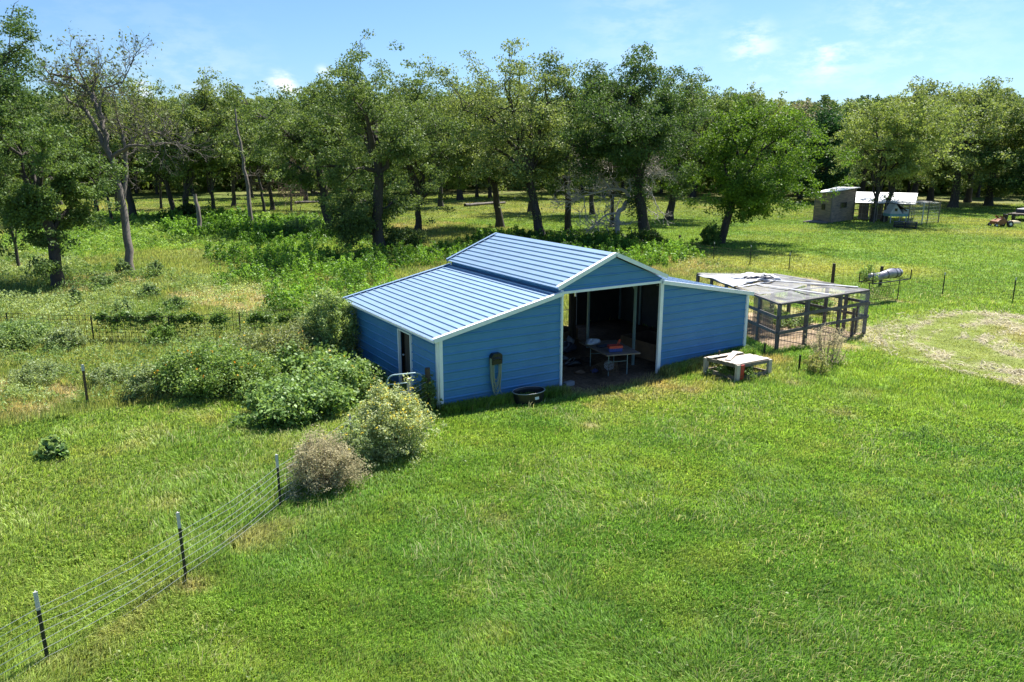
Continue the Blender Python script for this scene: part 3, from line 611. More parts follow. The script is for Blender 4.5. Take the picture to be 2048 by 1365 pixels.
# ================================================================== the blue barn
WL, WC, WR, LB = 3.683, 3.537, 3.736, 6.304
X1, X2, X3 = WL, WL+WC, WL+WC+WR
HE, HER, HT, HC, HR = 1.82, 1.93, 2.60, 2.79, 3.50
OV, EX = .085, .17
barn = empty('barn', (0, 0, 0), 0, 'blue metal barn with raised centre roof, two side sheds and white trim', 'barn')
ZB = -.28
def clipx(poly, z):
    "x-extent of a convex outline [(x,z)...] at height z"
    xs = []
    for i in range(len(poly)):
        (x0, z0), (x1, z1) = poly[i], poly[(i+1) % len(poly)]
        if (z0-z)*(z1-z) < 0: xs.append(x0+(x1-x0)*(z-z0)/(z1-z0))
    return (min(xs), max(xs)) if len(xs) >= 2 else None
def wall_panel(name, polys, mapf, nrm, z0, mat=M['blue'], th=.03):
    """sheet wall: polys of (s,z) outlines, mapf(s,z,out)->xyz; ribs every 0.2286"""
    m = MB(); inner = []
    for poly in polys:
        inner.append(len(m.f)+1)
        n = len(poly); m.add([mapf(s, z, 0) for s, z in poly]+[mapf(s, z, -th) for s, z in poly], [tuple(range(n)), tuple(range(2*n-1, n-1, -1))]+[(i, i+n, (i+1) % n+n, (i+1) % n) for i in range(n)])
        zmin = min(z for s, z in poly); zmax = max(z for s, z in poly)
        k = math.floor((zmin-z0)/.2286)
        while z0+k*.2286 < zmax:
            zz = z0+k*.2286; k += 1
            for dz, hw, ht, dep in ((0, .034, .012, .020), (.076, .012, .006, .002), (.152, .012, .006, .002)):
                zc = zz+dz
                if zc-hw < zmin or zc+hw > zmax: continue
                a, b_ = clipx(poly, zc-hw), clipx(poly, zc+hw)
                if not a or not b_: continue
                s0, s1 = max(a[0], b_[0])+.002, min(a[1], b_[1])-.002
                if s1-s0 < .05: continue
                m.add([mapf(s, z, o) for s in (s0, s1) for z, o in ((zc-hw, -.001), (zc-ht, dep), (zc+ht, dep), (zc+hw, -.001))], [(0, 1, 5, 4), (1, 2, 6, 5), (2, 3, 7, 6), (3, 0, 4, 7), (0, 3, 2, 1), (4, 5, 6, 7)])
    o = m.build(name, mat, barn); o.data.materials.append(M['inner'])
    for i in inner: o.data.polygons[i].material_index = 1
    return o
front = lambda s, z, o: (s, 0-o, z)
def roofz(x):
    if x < X1: return HE+(HT-HE)*x/X1
    if x > X2: return HT+(HER-HT)*(x-X2)/WR
    return HC+(HR-HC)*(1-abs(x-(X1+X2)/2)/(WC/2))
wall_panel('wall', [[(0, ZB), (X1-.03, ZB), (X1-.03, roofz(X1-.03)), (0, HE)]], front, 0, .28)
wall_panel('wall', [[(X2+.05, ZB), (X3, ZB), (X3, HER), (X2+.05, roofz(X2+.05))]], front, 0, .30)
wall_panel('gable_wall', [[(X1-.04, HC-.12), (X2+.04, HC-.12), (X2+.04, HC-.02), ((X1+X2)/2, HR), (X1-.04, HC-.02)]], front, 0, .28)
left = lambda s, z, o: (0-o, s, z)
DY0, DY1, DH = 1.62, 2.36, 1.63   # door opening in the left side
dA = aty(792, 657, 0)
wall_panel('side_wall', [[(.0, ZB), (DY0, ZB), (DY0, HE), (.0, HE)], [(DY1, ZB), (LB, ZB), (LB, HE), (DY1, HE)], [(DY0, DH), (DY1, DH), (DY1, HE), (DY0, HE)]], left, 0, .26)
right = lambda s, z, o: (X3+o, s, z)
wall_panel('side_wall', [[(.0, ZB), (LB, ZB), (LB, HER), (.0, HER)]], right, 0, .26)
back = lambda s, z, o: (s, LB+o, z)
wall_panel('back_wall', [[(0, ZB), (X1, ZB), (X1, HT), (0, HE)]], back, 0, .28)
wall_panel('back_wall', [[(8.85, ZB), (X3, ZB), (X3, HER), (8.85, roofz(8.85))]], back, 0, .28)
wall_panel('back_wall', [[(X1-.02, HC-.12), (X2+.02, HC-.12), (X2+.02, HC-.02), ((X1+X2)/2, HR), (X1-.02, HC-.02)]], back, 0, .28)
wall_panel('back_wall', [[(X2+.02, 2.2), (8.85, 2.2), (8.85, roofz(8.85)), (X2+.02, roofz(X2+.02))]], back, 0, .28)
# strips of wall between the side shed roofs and the raised roof
wall_panel('clerestory_wall', [[(0, HT-.05), (LB, HT-.05), (LB, HC-.03), (0, HC-.03)]], lambda s, z, o: (X1-o, s, z), 0, 10)
wall_panel('clerestory_wall', [[(0, HT-.05), (LB, HT-.05), (LB, HC-.03), (0, HC-.03)]], lambda s, z, o: (X2+o, s, z), 0, 10)
def roof_panel(xa, za, xb, zb, ribs_from=0.0, name='roof'):
    m = MB(); y0, y1 = -OV, LB+OV
    a = Vector((xa, 0, za)); b_ = Vector((xb, 0, zb)); d = (b_-a); L = d.length; d.normalize(); nrm = Vector((-d.z, 0, d.x))
    if nrm.z < 0: nrm = -nrm
    P = lambda s, y, o: tuple(a+d*s+nrm*o+Vector((0, y, 0)))
    m.add([P(0, y0, 0), P(L, y0, 0), P(L, y1, 0), P(0, y1, 0), P(0, y0, -.012), P(L, y0, -.012), P(L, y1, -.012), P(0, y1, -.012)], [(0, 1, 2, 3), (7, 6, 5, 4), (0, 4, 5, 1), (1, 5, 6, 2), (2, 6, 7, 3), (3, 7, 4, 0)])
    s = ribs_from+.12
    while s < L-.04:
        for c_, hw, ht, dep in ((s, .028, .014, .026),):
            if c_+hw > L-.01: continue
            m.add([P(q, y, o) for y in (y0+.003, y1-.003) for q, o in ((c_-hw, .0005), (c_-ht, dep), (c_+ht, dep), (c_+hw, .0005))], [(0, 1, 5, 4), (1, 2, 6, 5), (2, 3, 7, 6), (3, 0, 4, 7), (0, 3, 2, 1), (4, 5, 6, 7)])
        s += .2286
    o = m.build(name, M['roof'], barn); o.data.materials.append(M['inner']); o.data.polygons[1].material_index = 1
    return o
mid = (X1+X2)/2; sC = (HR-HC)/(WC/2); RZ = .06
roof_panel(-EX, HE+RZ-(HT-HE)/X1*EX, X1-.004, HT+RZ)
roof_panel(X3+EX, HER+RZ-(HT-HER)/WR*EX, X2+.004, HT+RZ)
roof_panel(X1-EX, HC+RZ-sC*EX+.03, mid, HR+RZ+.03)
roof_panel(X2+EX, HC+RZ-sC*EX+.03, mid, HR+RZ+.03)
m = MB()
for sg in (-1, 1):
    a = Vector((mid, 0, HR+RZ+.062)); b_ = a+Vector((sg*.16, 0, -.16*sC))
    m.add([(a.x, -OV-.004, a.z), (b_.x, -OV-.004, b_.z), (b_.x, LB+OV+.004, b_.z), (a.x, LB+OV+.004, a.z), (a.x, -OV-.004, a.z-.01), (b_.x, -OV-.004, b_.z-.01), (b_.x, LB+OV+.004, b_.z-.01), (a.x, LB+OV+.004, a.z-.01)], [(0, 1, 2, 3), (7, 6, 5, 4), (0, 4, 5, 1), (1, 5, 6, 2), (2, 6, 7, 3), (3, 7, 4, 0)])
m.build('ridge_cap', M['roof'], barn)
# white rake trim along the sloping edges, front and back
def rake(xa, za, xb, zb, y, out):
    m = MB(); a = Vector((xa, y, za)); b_ = Vector((xb, y, zb)); d = (b_-a).normalized(); n = Vector((-d.z, 0, d.x)); n = n if n.z > 0 else -n
    q = [a+n*.042, b_+n*.042, b_-n*.062, a-n*.062]; m.prism([tuple(v) for v in q], (0, out*.022, 0))
    q = [a+n*.045+Vector((0, out*.022, 0)), b_+n*.045+Vector((0, out*.022, 0))]
    m.add([tuple(q[0]), tuple(q[1]), tuple(q[1]-Vector((0, out*.11, 0))), tuple(q[0]-Vector((0, out*.11, 0))), tuple(q[0]+n*.005), tuple(q[1]+n*.005), tuple(q[1]+n*.005-Vector((0, out*.11, 0))), tuple(q[0]+n*.005-Vector((0, out*.11, 0)))], [(0, 1, 2, 3), (7, 6, 5, 4), (0, 4, 5, 1), (1, 5, 6, 2), (2, 6, 7, 3), (3, 7, 4, 0)])
    m.build('rake_trim', M['white' if out < 0 else 'roof'], barn)
for y, o in ((-OV-.002, -1), (LB+OV+.002, 1)):
    rake(-EX, HE+RZ-(HT-HE)/X1*EX, X1-.002, HT+RZ, y, o)
    rake(X3+EX, HER+RZ-(HT-HER)/WR*EX, X2+.002, HT+RZ, y, o)
    rake(X1-EX, HC+RZ-sC*EX+.03, mid-.001, HR+RZ+.03, y-.003*(-o)*-1, o)
    rake(X2+EX, HC+RZ-sC*EX+.03, mid+.001, HR+RZ+.03, y-.003*(-o)*-1, o)
def trim(a, b_, w_, h_, up=(0, 0, 1), name='corner_trim', mt='white'):
    m = MB(); m.bar(a, b_, w_, h_, up); return m.build(name, M[mt], barn)
trim((.035, -.024, ZB), (.035, -.024, HE-.01),   .09, .05, (0, 1, 0)); trim((-.026, .045, ZB), (-.026, .045, HE-.01), .05, .09, (0, 1, 0))
trim((X3-.03, -.024, ZB), (X3-.03, -.024, HER), .10, .05, (0, 1, 0)); trim((X3+.026, .04, ZB), (X3+.026, .04, HER), .05, .09, (0, 1, 0))
trim((-.02, LB+.02, ZB), (-.02, LB+.02, HE), .06, .06, (0, 1, 0)); trim((X3+.02, LB+.02, ZB), (X3+.02, LB+.02, HER), .06, .06, (0, 1, 0))
# trim round the big opening
trim((X1-.005, -.022, ZB), (X1-.005, -.022, HC-.05), .055, .075, (0, 1, 0), 'opening_trim')
trim((X2+.02, -.022, ZB), (X2+.02, -.022, HC-.05), .12, .075, (0, 1, 0), 'opening_trim')
trim((X1+.024, -.024, HC-.125), (X2-.042, -.024, HC-.125), .065, .065, (0, 0, 1), 'opening_trim')
trim((8.85, LB+.0, ZB), (8.85, LB+.0, 2.2), .05, .09, (0, 1, 0), 'opening_trim')
# eave trim down the long low edges
trim((-EX-.004, -OV, HE-.015), (-EX-.004, LB+OV, HE-.015), .012, .06, name='eave_trim', mt='white')
trim((X3+EX+.004, -OV, HER-.02), (X3+EX+.004, LB+OV, HER-.02), .012, .06, name='eave_trim', mt='white')
# steel posts and hoops inside
fr = 0
for xx in (X1+.06, X2-.02):
    for yy in (1.06, 3.38, LB-.12):
        m = MB(); m.bar((xx, yy, ZB), (xx, yy, HC-.03), .065, .065, (0, 1, 0)); m.build('post', M['steel'], barn)
for yy in (.16, 1.06, 3.38, LB-.12):
    m = MB(); m.bar((X1, yy, HC-.0), (mid, yy, HR-.02), .06, .06); m.bar((mid, yy, HR-.02), (X2, yy, HC), .06, .06); m.bar((.02, yy, HE-.03), (X1, yy, HT-.04), .06, .06); m.bar((X2, yy, HT-.04), (X3-.02, yy, HER-.04), .06, .06); m.build('rafter', M['steel'], barn)
    for sx, xx in ((1, X1+.06), (-1, X2-.02)) if yy > .5 else ():
        m = MB(); m.bar((xx, yy, HC-.55), (xx+sx*.42, yy, HC+.06), .045, .045); m.build('brace', M['steel'], barn)
for xx in (.07, X3-.07):
    for yy in (.16, 1.7, 3.38, 5.0, LB-.12):
        m = MB(); m.bar((xx, yy, ZB), (xx, yy, 1.8), .06, .06, (0, 1, 0)); m.build('post', M['steel'], barn)
# side door: white frame, dark leaf standing a little open
m = MB()
m.bar((-.022, DY0-.02, -.1), (-.022, DY0-.02, DH+.04), .06, .05, (0, 1, 0)); m.bar((-.022, DY1+.02, -.1), (-.022, DY1+.02, DH+.04), .07, .05, (0, 1, 0)); m.bar((-.022, DY0+.008, DH+.018), (-.022, DY1-.008, DH+.018), .05, .045)
m.build('door_frame', M['white'], barn)
m = MB(); rot = Matrix.Rotation(R(-8), 3, 'Z'); m.box((.09, (DY0+DY1)/2+.02, .72), (.04, DY1-DY0-.05, 1.72), rot)
for zc in (.25, .95, 1.4): m.box((.066, (DY0+DY1)/2+.02, zc), (.012, .45, .32 if zc < 1 else .26), rot)
door = m.build('door', M['darkwood'], barn)
m = MB(); m.tube([(.07, DY1-.12, .95), (.03, DY1-.12, .95), (.012, DY1-.12, .95)], [.012, .03, .022], 10); m.build('handle', M['galv'], door, smooth=True)

# ------------------------------------------------------------------ things at the barn front
# hose bracket and hoses
hb = aty(988, 717, 0); hx, hzv = hb[0], hb[2]
hr = empty('hose_holder', (hx, 0, hzv), 0, 'black hose hanger screwed to the blue front wall', 'hose hanger')
m = MB(); m.prism([(-.15, -.17, -.13), (.15, -.17, -.12), (.155, -.17, .11), (.10, -.17, .16), (-.10, -.17, .155), (-.155, -.17, .09)], (0, .15, 0)); m.build('back_plate', M['black'], hr)
m = MB(); m.tube([(-.13, -.04, -.02), (-.12, -.16, .0), (0, -.18, .04), (.12, -.16, .0), (.13, -.04, -.02)], .028, 8); m.tube([(-.10, -.05, .05), (-.1, -.15, .06), (.1, -.15, .06), (.10, -.05, .05)], .03, 8); m.build('hook', M['black'], hr, smooth=True)
m = MB(); rg_ = random.Random(4)
for k in range(9):
    xl = -.16+.012*k*rg_.random(); xr = .15-.012*rg_.random()*k; dpt = [.84, .78, .92, .68, .98, .60, 1.02, .74, .88][k]; yy = -.08-.013*(k % 5); sh = rg_.uniform(-.03, .03)
    pts = []
    for i in range(21):
        t_ = i/20*math.pi; pts.append((xl+(xr-xl)*(1-math.cos(t_))/2*1.0+sh*math.sin(t_), yy, .04-dpt*math.sin(t_)**.62))
    m.tube(pts, .013, 6, cap=False)
m.tube([(.12, -.1, -.0), (.13, -.1, -.45), (.12, -.12, -.88), (.16, -.18, -.96)], .0105, 6); m.tube([(-.13, -.1, 0), (-.14, -.12, -.4), (-.10, -.12, -.8), (-.04, -.14, -.93)], .0105, 6)
ho = m.build('garden_hose', M['hose'], None, smooth=True); ho.location = (hx, 0, hzv); tag(ho, 'pale garden hose hanging in loops from the black hanger', 'hose')
# stock tank
tp_ = at(1064, 806); tx, ty = tp_[0]+.0, -.52
tr_ = empty('stock_tank', (tx, ty, hz(tx, ty)), 0, 'black oval stock tank on the grass against the blue wall', 'tub')
def oval(a, b_, z, n=40): return [(a*math.cos(2*math.pi*i/n), b_*math.sin(2*math.pi*i/n), z) for i in range(n)]
V_ = []; prof = [(.36, .24, 0), (.40, .27, .02), (.405, .275, .10), (.425, .29, .11), (.44, .305, .30), (.455, .32, .31), (.455, .32, .335), (.43, .295, .335), (.415, .28, .29), (.385, .25, .06)]
for a, b_, z in prof: V_ += oval(a, b_, z)
F_ = [(i*40+k, i*40+(k+1) % 40, (i+1)*40+(k+1) % 40, (i+1)*40+k) for i in range(len(prof)-1) for k in range(40)]+[tuple(range(40))[::-1], tuple(range((len(prof)-1)*40, len(prof)*40))]
m = MB(); m.add(V_, F_); m.build('tank_body', M['black'], tr_, smooth=False)
m = MB(); m.tube(oval(.458, .322, .332)+[oval(.458, .322, .332)[0]], .011, 6, cap=False); m.build('rim', pmat('worn_rim', (.30, .31, .31), .35), tr_, smooth=True)
m = MB(); m.box((.05, -.312, .2), (.12, .004, .07), Matrix.Rotation(R(-8), 3, 'X')); m.build('sticker', M['label'], tr_)

# folding table in the opening with its clutter
TZ = .70
tA, tB = at(1214, 711, TZ-.12), at(1281, 706, TZ-.12)
c4 = [at(1214, 711, .60), at(1281, 706, .60), at(1232, 680, .60), at(1158, 684, .60)]
tab = empty('folding_table', (*((c4[0]+c4[2])/2)[:2], -.14), 0, 'long folding table in the barn opening piled with clothes and tools', 'table')
o0 = np.array(tab.location)
m = MB(); m.prism([tuple(p-o0) for p in c4], (0, 0, -.035)); m.build('table_top', M['tabletop'], tab)
for i, (a, b_) in enumerate(((0, 1), (2, 3))):
    pa = c4[a]*.8+c4[(a+2) % 4]*.2-o0; pb = c4[b_]*.8+c4[(b_+2) % 4]*.2-o0
    m = MB(); pa0 = pa.copy(); pa0[2] = 0; pb0 = pb.copy(); pb0[2] = 0; pa[2] -= .03; pb[2] -= .03
    m.tube([pa, pa0], .014, 6); m.build('leg', M['steel'], tab); m = MB(); m.tube([pb, pb0], .014, 6); m.tube([pa*.6+pa0*.4, pb*.6+pb0*.4], .01, 6); m.build('leg', M['steel'], tab)
def lump(name, c, s, mat, label, cat, seed, group=None, rz=0, parent=None):
    rgn = np.random.default_rng(seed); m = MB(); nu, nv = 14, 9
    for j in range(nv):
        for i in range(nu):
            el = -math.pi/2+math.pi*j/(nv-1); az = 2*math.pi*i/nu; k = 1+.28*math.sin(az*3+seed)+.16*math.sin(az*5+el*4+seed*2)+rgn.normal()*.07
            m.v.append((s[0]*math.cos(el)*math.cos(az)*k, s[1]*math.cos(el)*math.sin(az)*k, s[2]*(math.sin(el)+1)*.5*(1+.25*math.sin(az*2+seed))))
    for j in range(nv-1):
        for i in range(nu): m.f.append((j*nu+i, j*nu+(i+1) % nu, (j+1)*nu+(i+1) % nu, (j+1)*nu+i))
    o = m.build(name, mat, parent, smooth=True); o.location = tuple(map(float, c)); o.rotation_euler = (0, 0, rz)
    if not parent: tag(o, label, cat, group)
    return o
p = at(1184, 690, .61); lump('cloth', p, (.24, .17, .16), M['whitecloth'], 'crumpled blue and white cloth on the left end of the table', 'cloth', 3)
p = at(1206, 694, .61); lump('cloth', p, (.22, .12, .06), M['tarpdark'], 'small dark cloth lying in the middle of the table', 'cloth', 8)
p = at(1229, 703, .61); bag = empty('tool_bag', p, -.3, 'open red and dark blue tool bag on the near end of the table', 'bag')
m = MB(); m.prism([(-.21, -.11, 0), (.21, -.11, 0), (.19, .11, 0), (-.19, .11, 0)], (0, 0, .12)); m.build('body', M['bluecloth'], bag, bevel=.02)
m = MB()
for q in ((-.2, -.11, .2, -.11), (.2, -.11, .18, .11), (.18, .11, -.18, .11), (-.18, .11, -.2, -.11)): m.bar((q[0], q[1], .15), (q[2], q[3], .15), .03, .075)
m.build('rim', M['redpaint'], bag)
m = MB(); m.bar((.02, 0, .1), (.14, -.02, .36), .03, .015); m.bar((.10, .02, .1), (.19, .03, .34), .025, .015); m.build('handle', M['redpaint'], bag)
# wire roll under the table
p = at(1208, 742); wr = empty('wire_roll', (p[0], p[1], -.13), R(25), 'loose roll of pale wire netting under the folding table', 'wire roll')
m = MB()
for k in range(10):
    xx = -.45+k*.1; m.tube([(xx, .2*math.cos(a_/12*6.283)*(1+.1*math.sin(a_+k)), .22+.2*math.sin(a_/12*6.283)) for a_ in range(13)], .006, 4, cap=False)
for a_ in range(12): m.tube([(-.45, .2*math.cos(a_/12*6.283), .22+.2*math.sin(a_/12*6.283)), (.45, .2*math.cos(a_/12*6.283+.5), .22+.2*math.sin(a_/12*6.283+.5))], .005, 4)
m.build('netting', M['rust'], wr); m = MB(); m.prism([(.30, .16*math.cos(a_/10*6.283), .22+.16*math.sin(a_/10*6.283)) for a_ in range(10)], (.06, 0, 0)); m.build('plastic_wrap', M['tarp'], wr)
# mesh panel leaning on the table leg
p0 = at(1219, 757)-np.array([0, 0, .14]); m = MB()
for k in range(7):
    m.bar((0, -.02-.0*k, .05+.08*k), (.42, 0, .05+.08*k), .006, .006); m.bar((.07*k, -.01, .02), (.07*k, -.01, .56), .006, .006)
o = m.build('wire_grate', M['rust'], None); o.location = tuple(p0); o.rotation_euler = (R(-8), 0, R(12)); tag(o, 'small square mesh panel leaning under the near end of the table', 'panel')
# crates and heaps inside
def crate(c, size, rz, label, mt='plywood'):
    cr_ = empty('crate', c, rz, label, 'crate'); sx, sy, sz = size
    for a, b_ in (((-sx/2, -sy/2), (sx/2, -sy/2)), ((sx/2, -sy/2), (sx/2, sy/2)), ((sx/2, sy/2), (-sx/2, sy/2)), ((-sx/2, sy/2), (-sx/2, -sy/2))):
        m = MB(); d = Vector((b_[0]-a[0], b_[1]-a[1], 0)).normalized()*.012
        m.bar((a[0]+d.x, a[1]+d.y, sz/2), (b_[0]-d.x, b_[1]-d.y, sz/2), .02, sz); m.build('side_panel', M[mt], cr_)
    m = MB(); m.box((0, 0, .015), (sx-.05, sy-.05, .02)); m.build('base', M[mt], cr_); return cr_
p = at(1285, 712, -.1); crate((8.35, 1.5, 0), (1.25, 1.6, .55), .02, 'big open brown plywood crate inside the right bay of the barn')
crate((7.0, 4.6, -.0), (1.0, .7, .38), .4, 'low brown box behind the folding table near the back opening')
JK = [(1148, 733, .26, .2, .22, 'black', 'dark bin bag heap at the left of the opening'), (1135, 705, .34, .25, .3, 'tarpdark', 'dark tarp heap behind the junk at the left post'), (1172, 726, .2, .16, .16, 'darkwood', 'brown rag bundle on the dirt by the table'), (1160, 748, .16, .1, .1, 'plywood', 'small brown paper bag on the barn dirt floor'), (1188, 745, .16, .1, .09, 'bluecloth', 'blue grey rag dropped beside the wire roll'), (1135, 690, .3, .2, .3, 'tarp', 'pale wrinkled feed sack on the junk at the left'), (1128, 722, .15, .12, .14, 'stone', 'pale grey sack nearest the left opening post')]
for i, (u, v, a, b_, c_, mt, lb) in enumerate(JK):
    p = at(u, v, -.12); lump('bundle', p, (a, b_, c_), M[mt], lb, 'bundle', 11+i, rz=i)
m = MB(); m.box((0, 0, .06), (.34, .16, .12), Matrix.Rotation(.2, 3, 'Z')); m.box((0, 0, .125), (.30, .12, .012), Matrix.Rotation(.2, 3, 'Z')); p = at(1137, 772, -.12); o = m.build('concrete_block', M['stone'], None, bevel=.01); o.location = tuple(p); tag(o, 'grey concrete block at the left foot of the opening', 'block')
p = at(1141, 683); m = MB(); m.bar((0, 0, -.1), (0.02, .01, 2.35), .13, .13, (0, 1, 0)); m.bar((.13, -.02, -.1), (.13, -.02, 1.55), .07, .10, (0, 1, 0)); o = m.build('timber_post', M['darkwood'], None); o.location = (p[0], p[1], 0); tag(o, 'dark timber post standing in the back opening of the barn', 'post')
m = MB(); m.tube([(5.9, 6.9, 1.15), (9.2, 6.75, 1.15)], .012, 5); m.tube([(5.9, 6.9, .0), (5.9, 6.9, 1.2)], .03, 6); m.tube([(9.2, 6.75, .0), (9.2, 6.75, 1.2)], .03, 6); m.tube([(5.9, 6.9, .5), (9.2, 6.75, .5)], .012, 5); o = m.build('pipe_rail', M['rust'], None); tag(o, 'thin rusty pipe rail seen through the back opening', 'rail')

# gate and timber posts at the left front corner
gp = np.array([-.33, -.02, 0])
m = MB(); m.tube([(0, 0, -.2), (.015, .01, .6), (-.005, 0, 1.17)], [.075, .07, .066], 9); o = m.build('timber_post', M['darkwood'], None, smooth=False); o.location = (gp[0], gp[1], 0); tag(o, 'weathered round fence post touching the left front corner of the barn', 'post')
gl = np.array([*at(777, 836)[:2], 0]); gd_ = gl-gp; GLn = float(np.linalg.norm(gd_[:2])); ga = math.atan2(gd_[1], gd_[0])
gate = empty('tube_gate', (gp[0]+.0, gp[1], 0), ga, 'silver tube gate with rounded corners behind the flowering bush', 'gate')
m = MB(); GH = 1.07; pts = []
for cxg, czg, a0 in ((GLn-.18, .15+.18, -90), (GLn-.18, GH-.18, 0), (.12+.18, GH-.18, 90), (.12+.18, .15+.18, 180)):
    for q in range(7): an = R(a0+q*15); pts.append((cxg+.18*math.cos(an), 0, czg+.18*math.sin(an)))
pts.append(pts[0]); m.tube(pts, .02, 8, cap=False); m.build('frame', M['steel'], gate, smooth=True)
for zz in (.42, .62, .84):
    m = MB(); m.tube([(.13, 0, zz), (GLn, 0, zz)], .014, 8); m.build('rail', M['steel'], gate, smooth=True)
p = at(817, 835); m = MB(); m.bar((0, 0, -.1), (0, 0, 1.02), .085, .085, (0, 1, 0)); o = m.build('timber_post', M['palewood'], None, bevel=.006); o.location = (p[0], p[1]-.1, 0); tag(o, 'square pale post stub sticking up through the flowering bush', 'post')

# ------------------------------------------------------------------ fences
def tpost(h, topw=.26, mb=None, parent=None, base=(0, 0, 0), lean=(0, 0), mt='postgreen', fl=.045):
    L_ = Vector((lean[0], lean[1], 1)); B = Vector(base)
    a = B-L_*.15; b_ = B+L_*(h-topw); c_ = B+L_*h
    m = MB(); m.bar(a, b_, fl, .010, (0, 1, 0)); m.bar(a+Vector((0, .02, 0)), b_+Vector((0, .02, 0)), .010, .034, (0, 1, 0))
    k = .12
    while k < h-topw: m.box(B+L_*k+Vector((0, -.009, 0)), (.012, .008, .02)); k += .1
    p_ = m.build('post', M[mt], parent)
    if topw > 0:
        m = MB(); m.bar(b_, c_, fl+.004, .013, (0, 1, 0)); m.bar(b_+Vector((0, .021, 0)), c_+Vector((0, .021, 0)), .013, .036, (0, 1, 0)); m.build('painted_tip', M['posttop'], p_)
    return p_
def wire_fence(name, pts, hts, label, heights_, rad, mt, vert, posts=None, sag=.03, cat='wire fence', seed=1, vr=None, tips=.25, lean=None, fl=.045):
    base = pts[0]; root = empty(name, (base[0], base[1], hz(base[0], base[1])), 0, label, cat); o_ = np.array(root.location)
    G = [np.array([p[0], p[1], hz(p[0], p[1])])-o_ for p in pts]
    for i, g in enumerate(G):
        if posts is None or posts[i] == 't': tpost(hts[i], tips, None, root, g, (lean[i] if lean else (0, 0)), fl=fl)
        elif posts[i] == 'w':
            m = MB(); m.tube([g-[0, 0, .2], g+[0, 0, hts[i]]], [.085, .075], 8); m.build('post', M['darkwood'], root)
    rgn = np.random.default_rng(seed); m = MB()
    for hh in heights_:
        for a, b_ in zip(G[:-1], G[1:]):
            L_ = np.linalg.norm(b_-a); n = max(4, int(L_/.4)); q = []
            sg = sag*(1+rgn.normal()*.35)
            for i in range(n+1):
                t_ = i/n; p = a*(1-t_)+b_*t_+np.array([0, -.015, hh-sg*math.sin(math.pi*t_)+(rgn.normal()*.006 if 0 < i < n else 0)]); q.append(p)
            m.tube(q, rad, 4, cap=False)
    if vert:
        for a, b_ in zip(G[:-1], G[1:]):
            L_ = np.linalg.norm(b_-a); n = max(1, int(L_/vert))
            for i in range(1, n):
                t_ = i/n; p = a*(1-t_)+b_*t_; s_ = -sag*math.sin(math.pi*t_)
                m.tube([p+[0, -.015, heights_[0]+s_], p+[rgn.normal()*.01, -.012, (heights_[0]+heights_[-1])/2+s_], p+[0, -.015, heights_[-1]+s_]], vr or rad*.8, 4, cap=False)
        pass
    m.build('wire_mesh', M[mt], root)
    return root
# the near diagonal fence
fa = [at(-330, 1560), at(98, 1333), at(373, 1163), at(562, 1022), at(712, 906), np.array([-.40, -.10, 0])]
ln_ = []
for b2, t2 in (((98, 1333), (70, 1182)), ((98, 1333), (70, 1182)), ((373, 1163), (355, 1022)), ((562, 1022), (553, 910)), ((712, 906), (699, 828)), ((0, 0), (0, 0))):
    ln_.append((0, 0))
def ptop(b2, t2):
    g = at(*b2); q = atd(t2[0], t2[1], g); # top of the post in its own vertical plane facing the camera
    return g, q
hts = []; lean = []
for b2, t2 in (((98, 1333), (70, 1182)), ((373, 1163), (355, 1022)), ((562, 1022), (553, 910)), ((712, 906), (699, 830))):
    g, q = ptop(b2, t2); h_ = q[2]-g[2]
    # undo the forward lean of the picture plane: same pixel, point above the base
    best = min(((abs(proj((g+np.array([0, 0, hh]))[None, :])[1][0]-t2[1])), hh) for hh in np.linspace(.6, 1.6, 401))[1]
    uu = proj((g+np.array([0, 0, best]))[None, :])[0][0]; l = (t2[0]-uu)*depth(g)/FPX/best
    hts.append(best); lean.append((RT[0]*l, RT[1]*l))
wf = wire_fence('wire_fence', fa, [1.1]+hts+[.9], 'silver wire fence on black steel posts running up the near left lawn', [.06, .17, .29, .41, .53, .65, .76, .86], .0036, 'galv', .9, posts=['t', 't', 't', 't', 't', 'n'], sag=.06, lean=[(0, 0)]+lean+[(0, 0)], vr=.002)
# fence across the rough ground at the left
fb = [at(-420, 660), at(-200, 672), at(20, 676), at(188, 683), at(342, 684), at(482, 676), at(622, 664), at(700, 650)]
wire_fence('welded_fence', fb, [.9]*8, 'brown welded mesh fence across the weedy ground left of the barn', [.06, .2, .34, .48, .62, .76, .90], .008, 'rustdark', .22, posts=['t']*7+['n'], sag=.02, vr=.009, tips=.0)
# field fence behind the pen
fd = [at(1036, 455), at(1160, 470), at(1262, 487), at(1358, 505), at(1427, 520), at(1500, 530), at(1578, 541), at(1664, 573), at(1760, 571), at(1885, 590), at(2026, 601), at(2190, 612)]
wire_fence('field_fence', fd, [1.0, 1.0, 1.0, 1.15, 1.1, 1.15, 1.0, 1.12, .95, 1.05, 1.05, 1.05], 'thin wire fence with steel and timber posts behind the garden pen', [.1, .28, .46, .64, .82], .005, 'rust', .45, posts=['t', 't', 't', 'w', 't', 't', 't', 'w', 'w', 't', 't', 't'], sag=.03, vr=.0035, tips=.12)
wire_fence('woods_fence', [at(495, 442), at(602, 434), at(720, 436), at(850, 432), at(940, 424), at(1030, 415)], [1.1]*6, 'faint old wire fence along the edge of the wood', [.3, .6, .9], .006, 'rust', 0, tips=.1, fl=.06)
def stub(u, v, vt, label, mt='postgreen', wpx=5, tip=0):
    p = at(u, v); h_ = (v-vt)*depth(p)/FPX*1.03
    r_ = empty('steel_post', (p[0], p[1], hz(p[0], p[1])), 0, label, 'post'); tpost(h_, tip, None, r_, mt=mt, fl=wpx*depth(p)/FPX); return r_
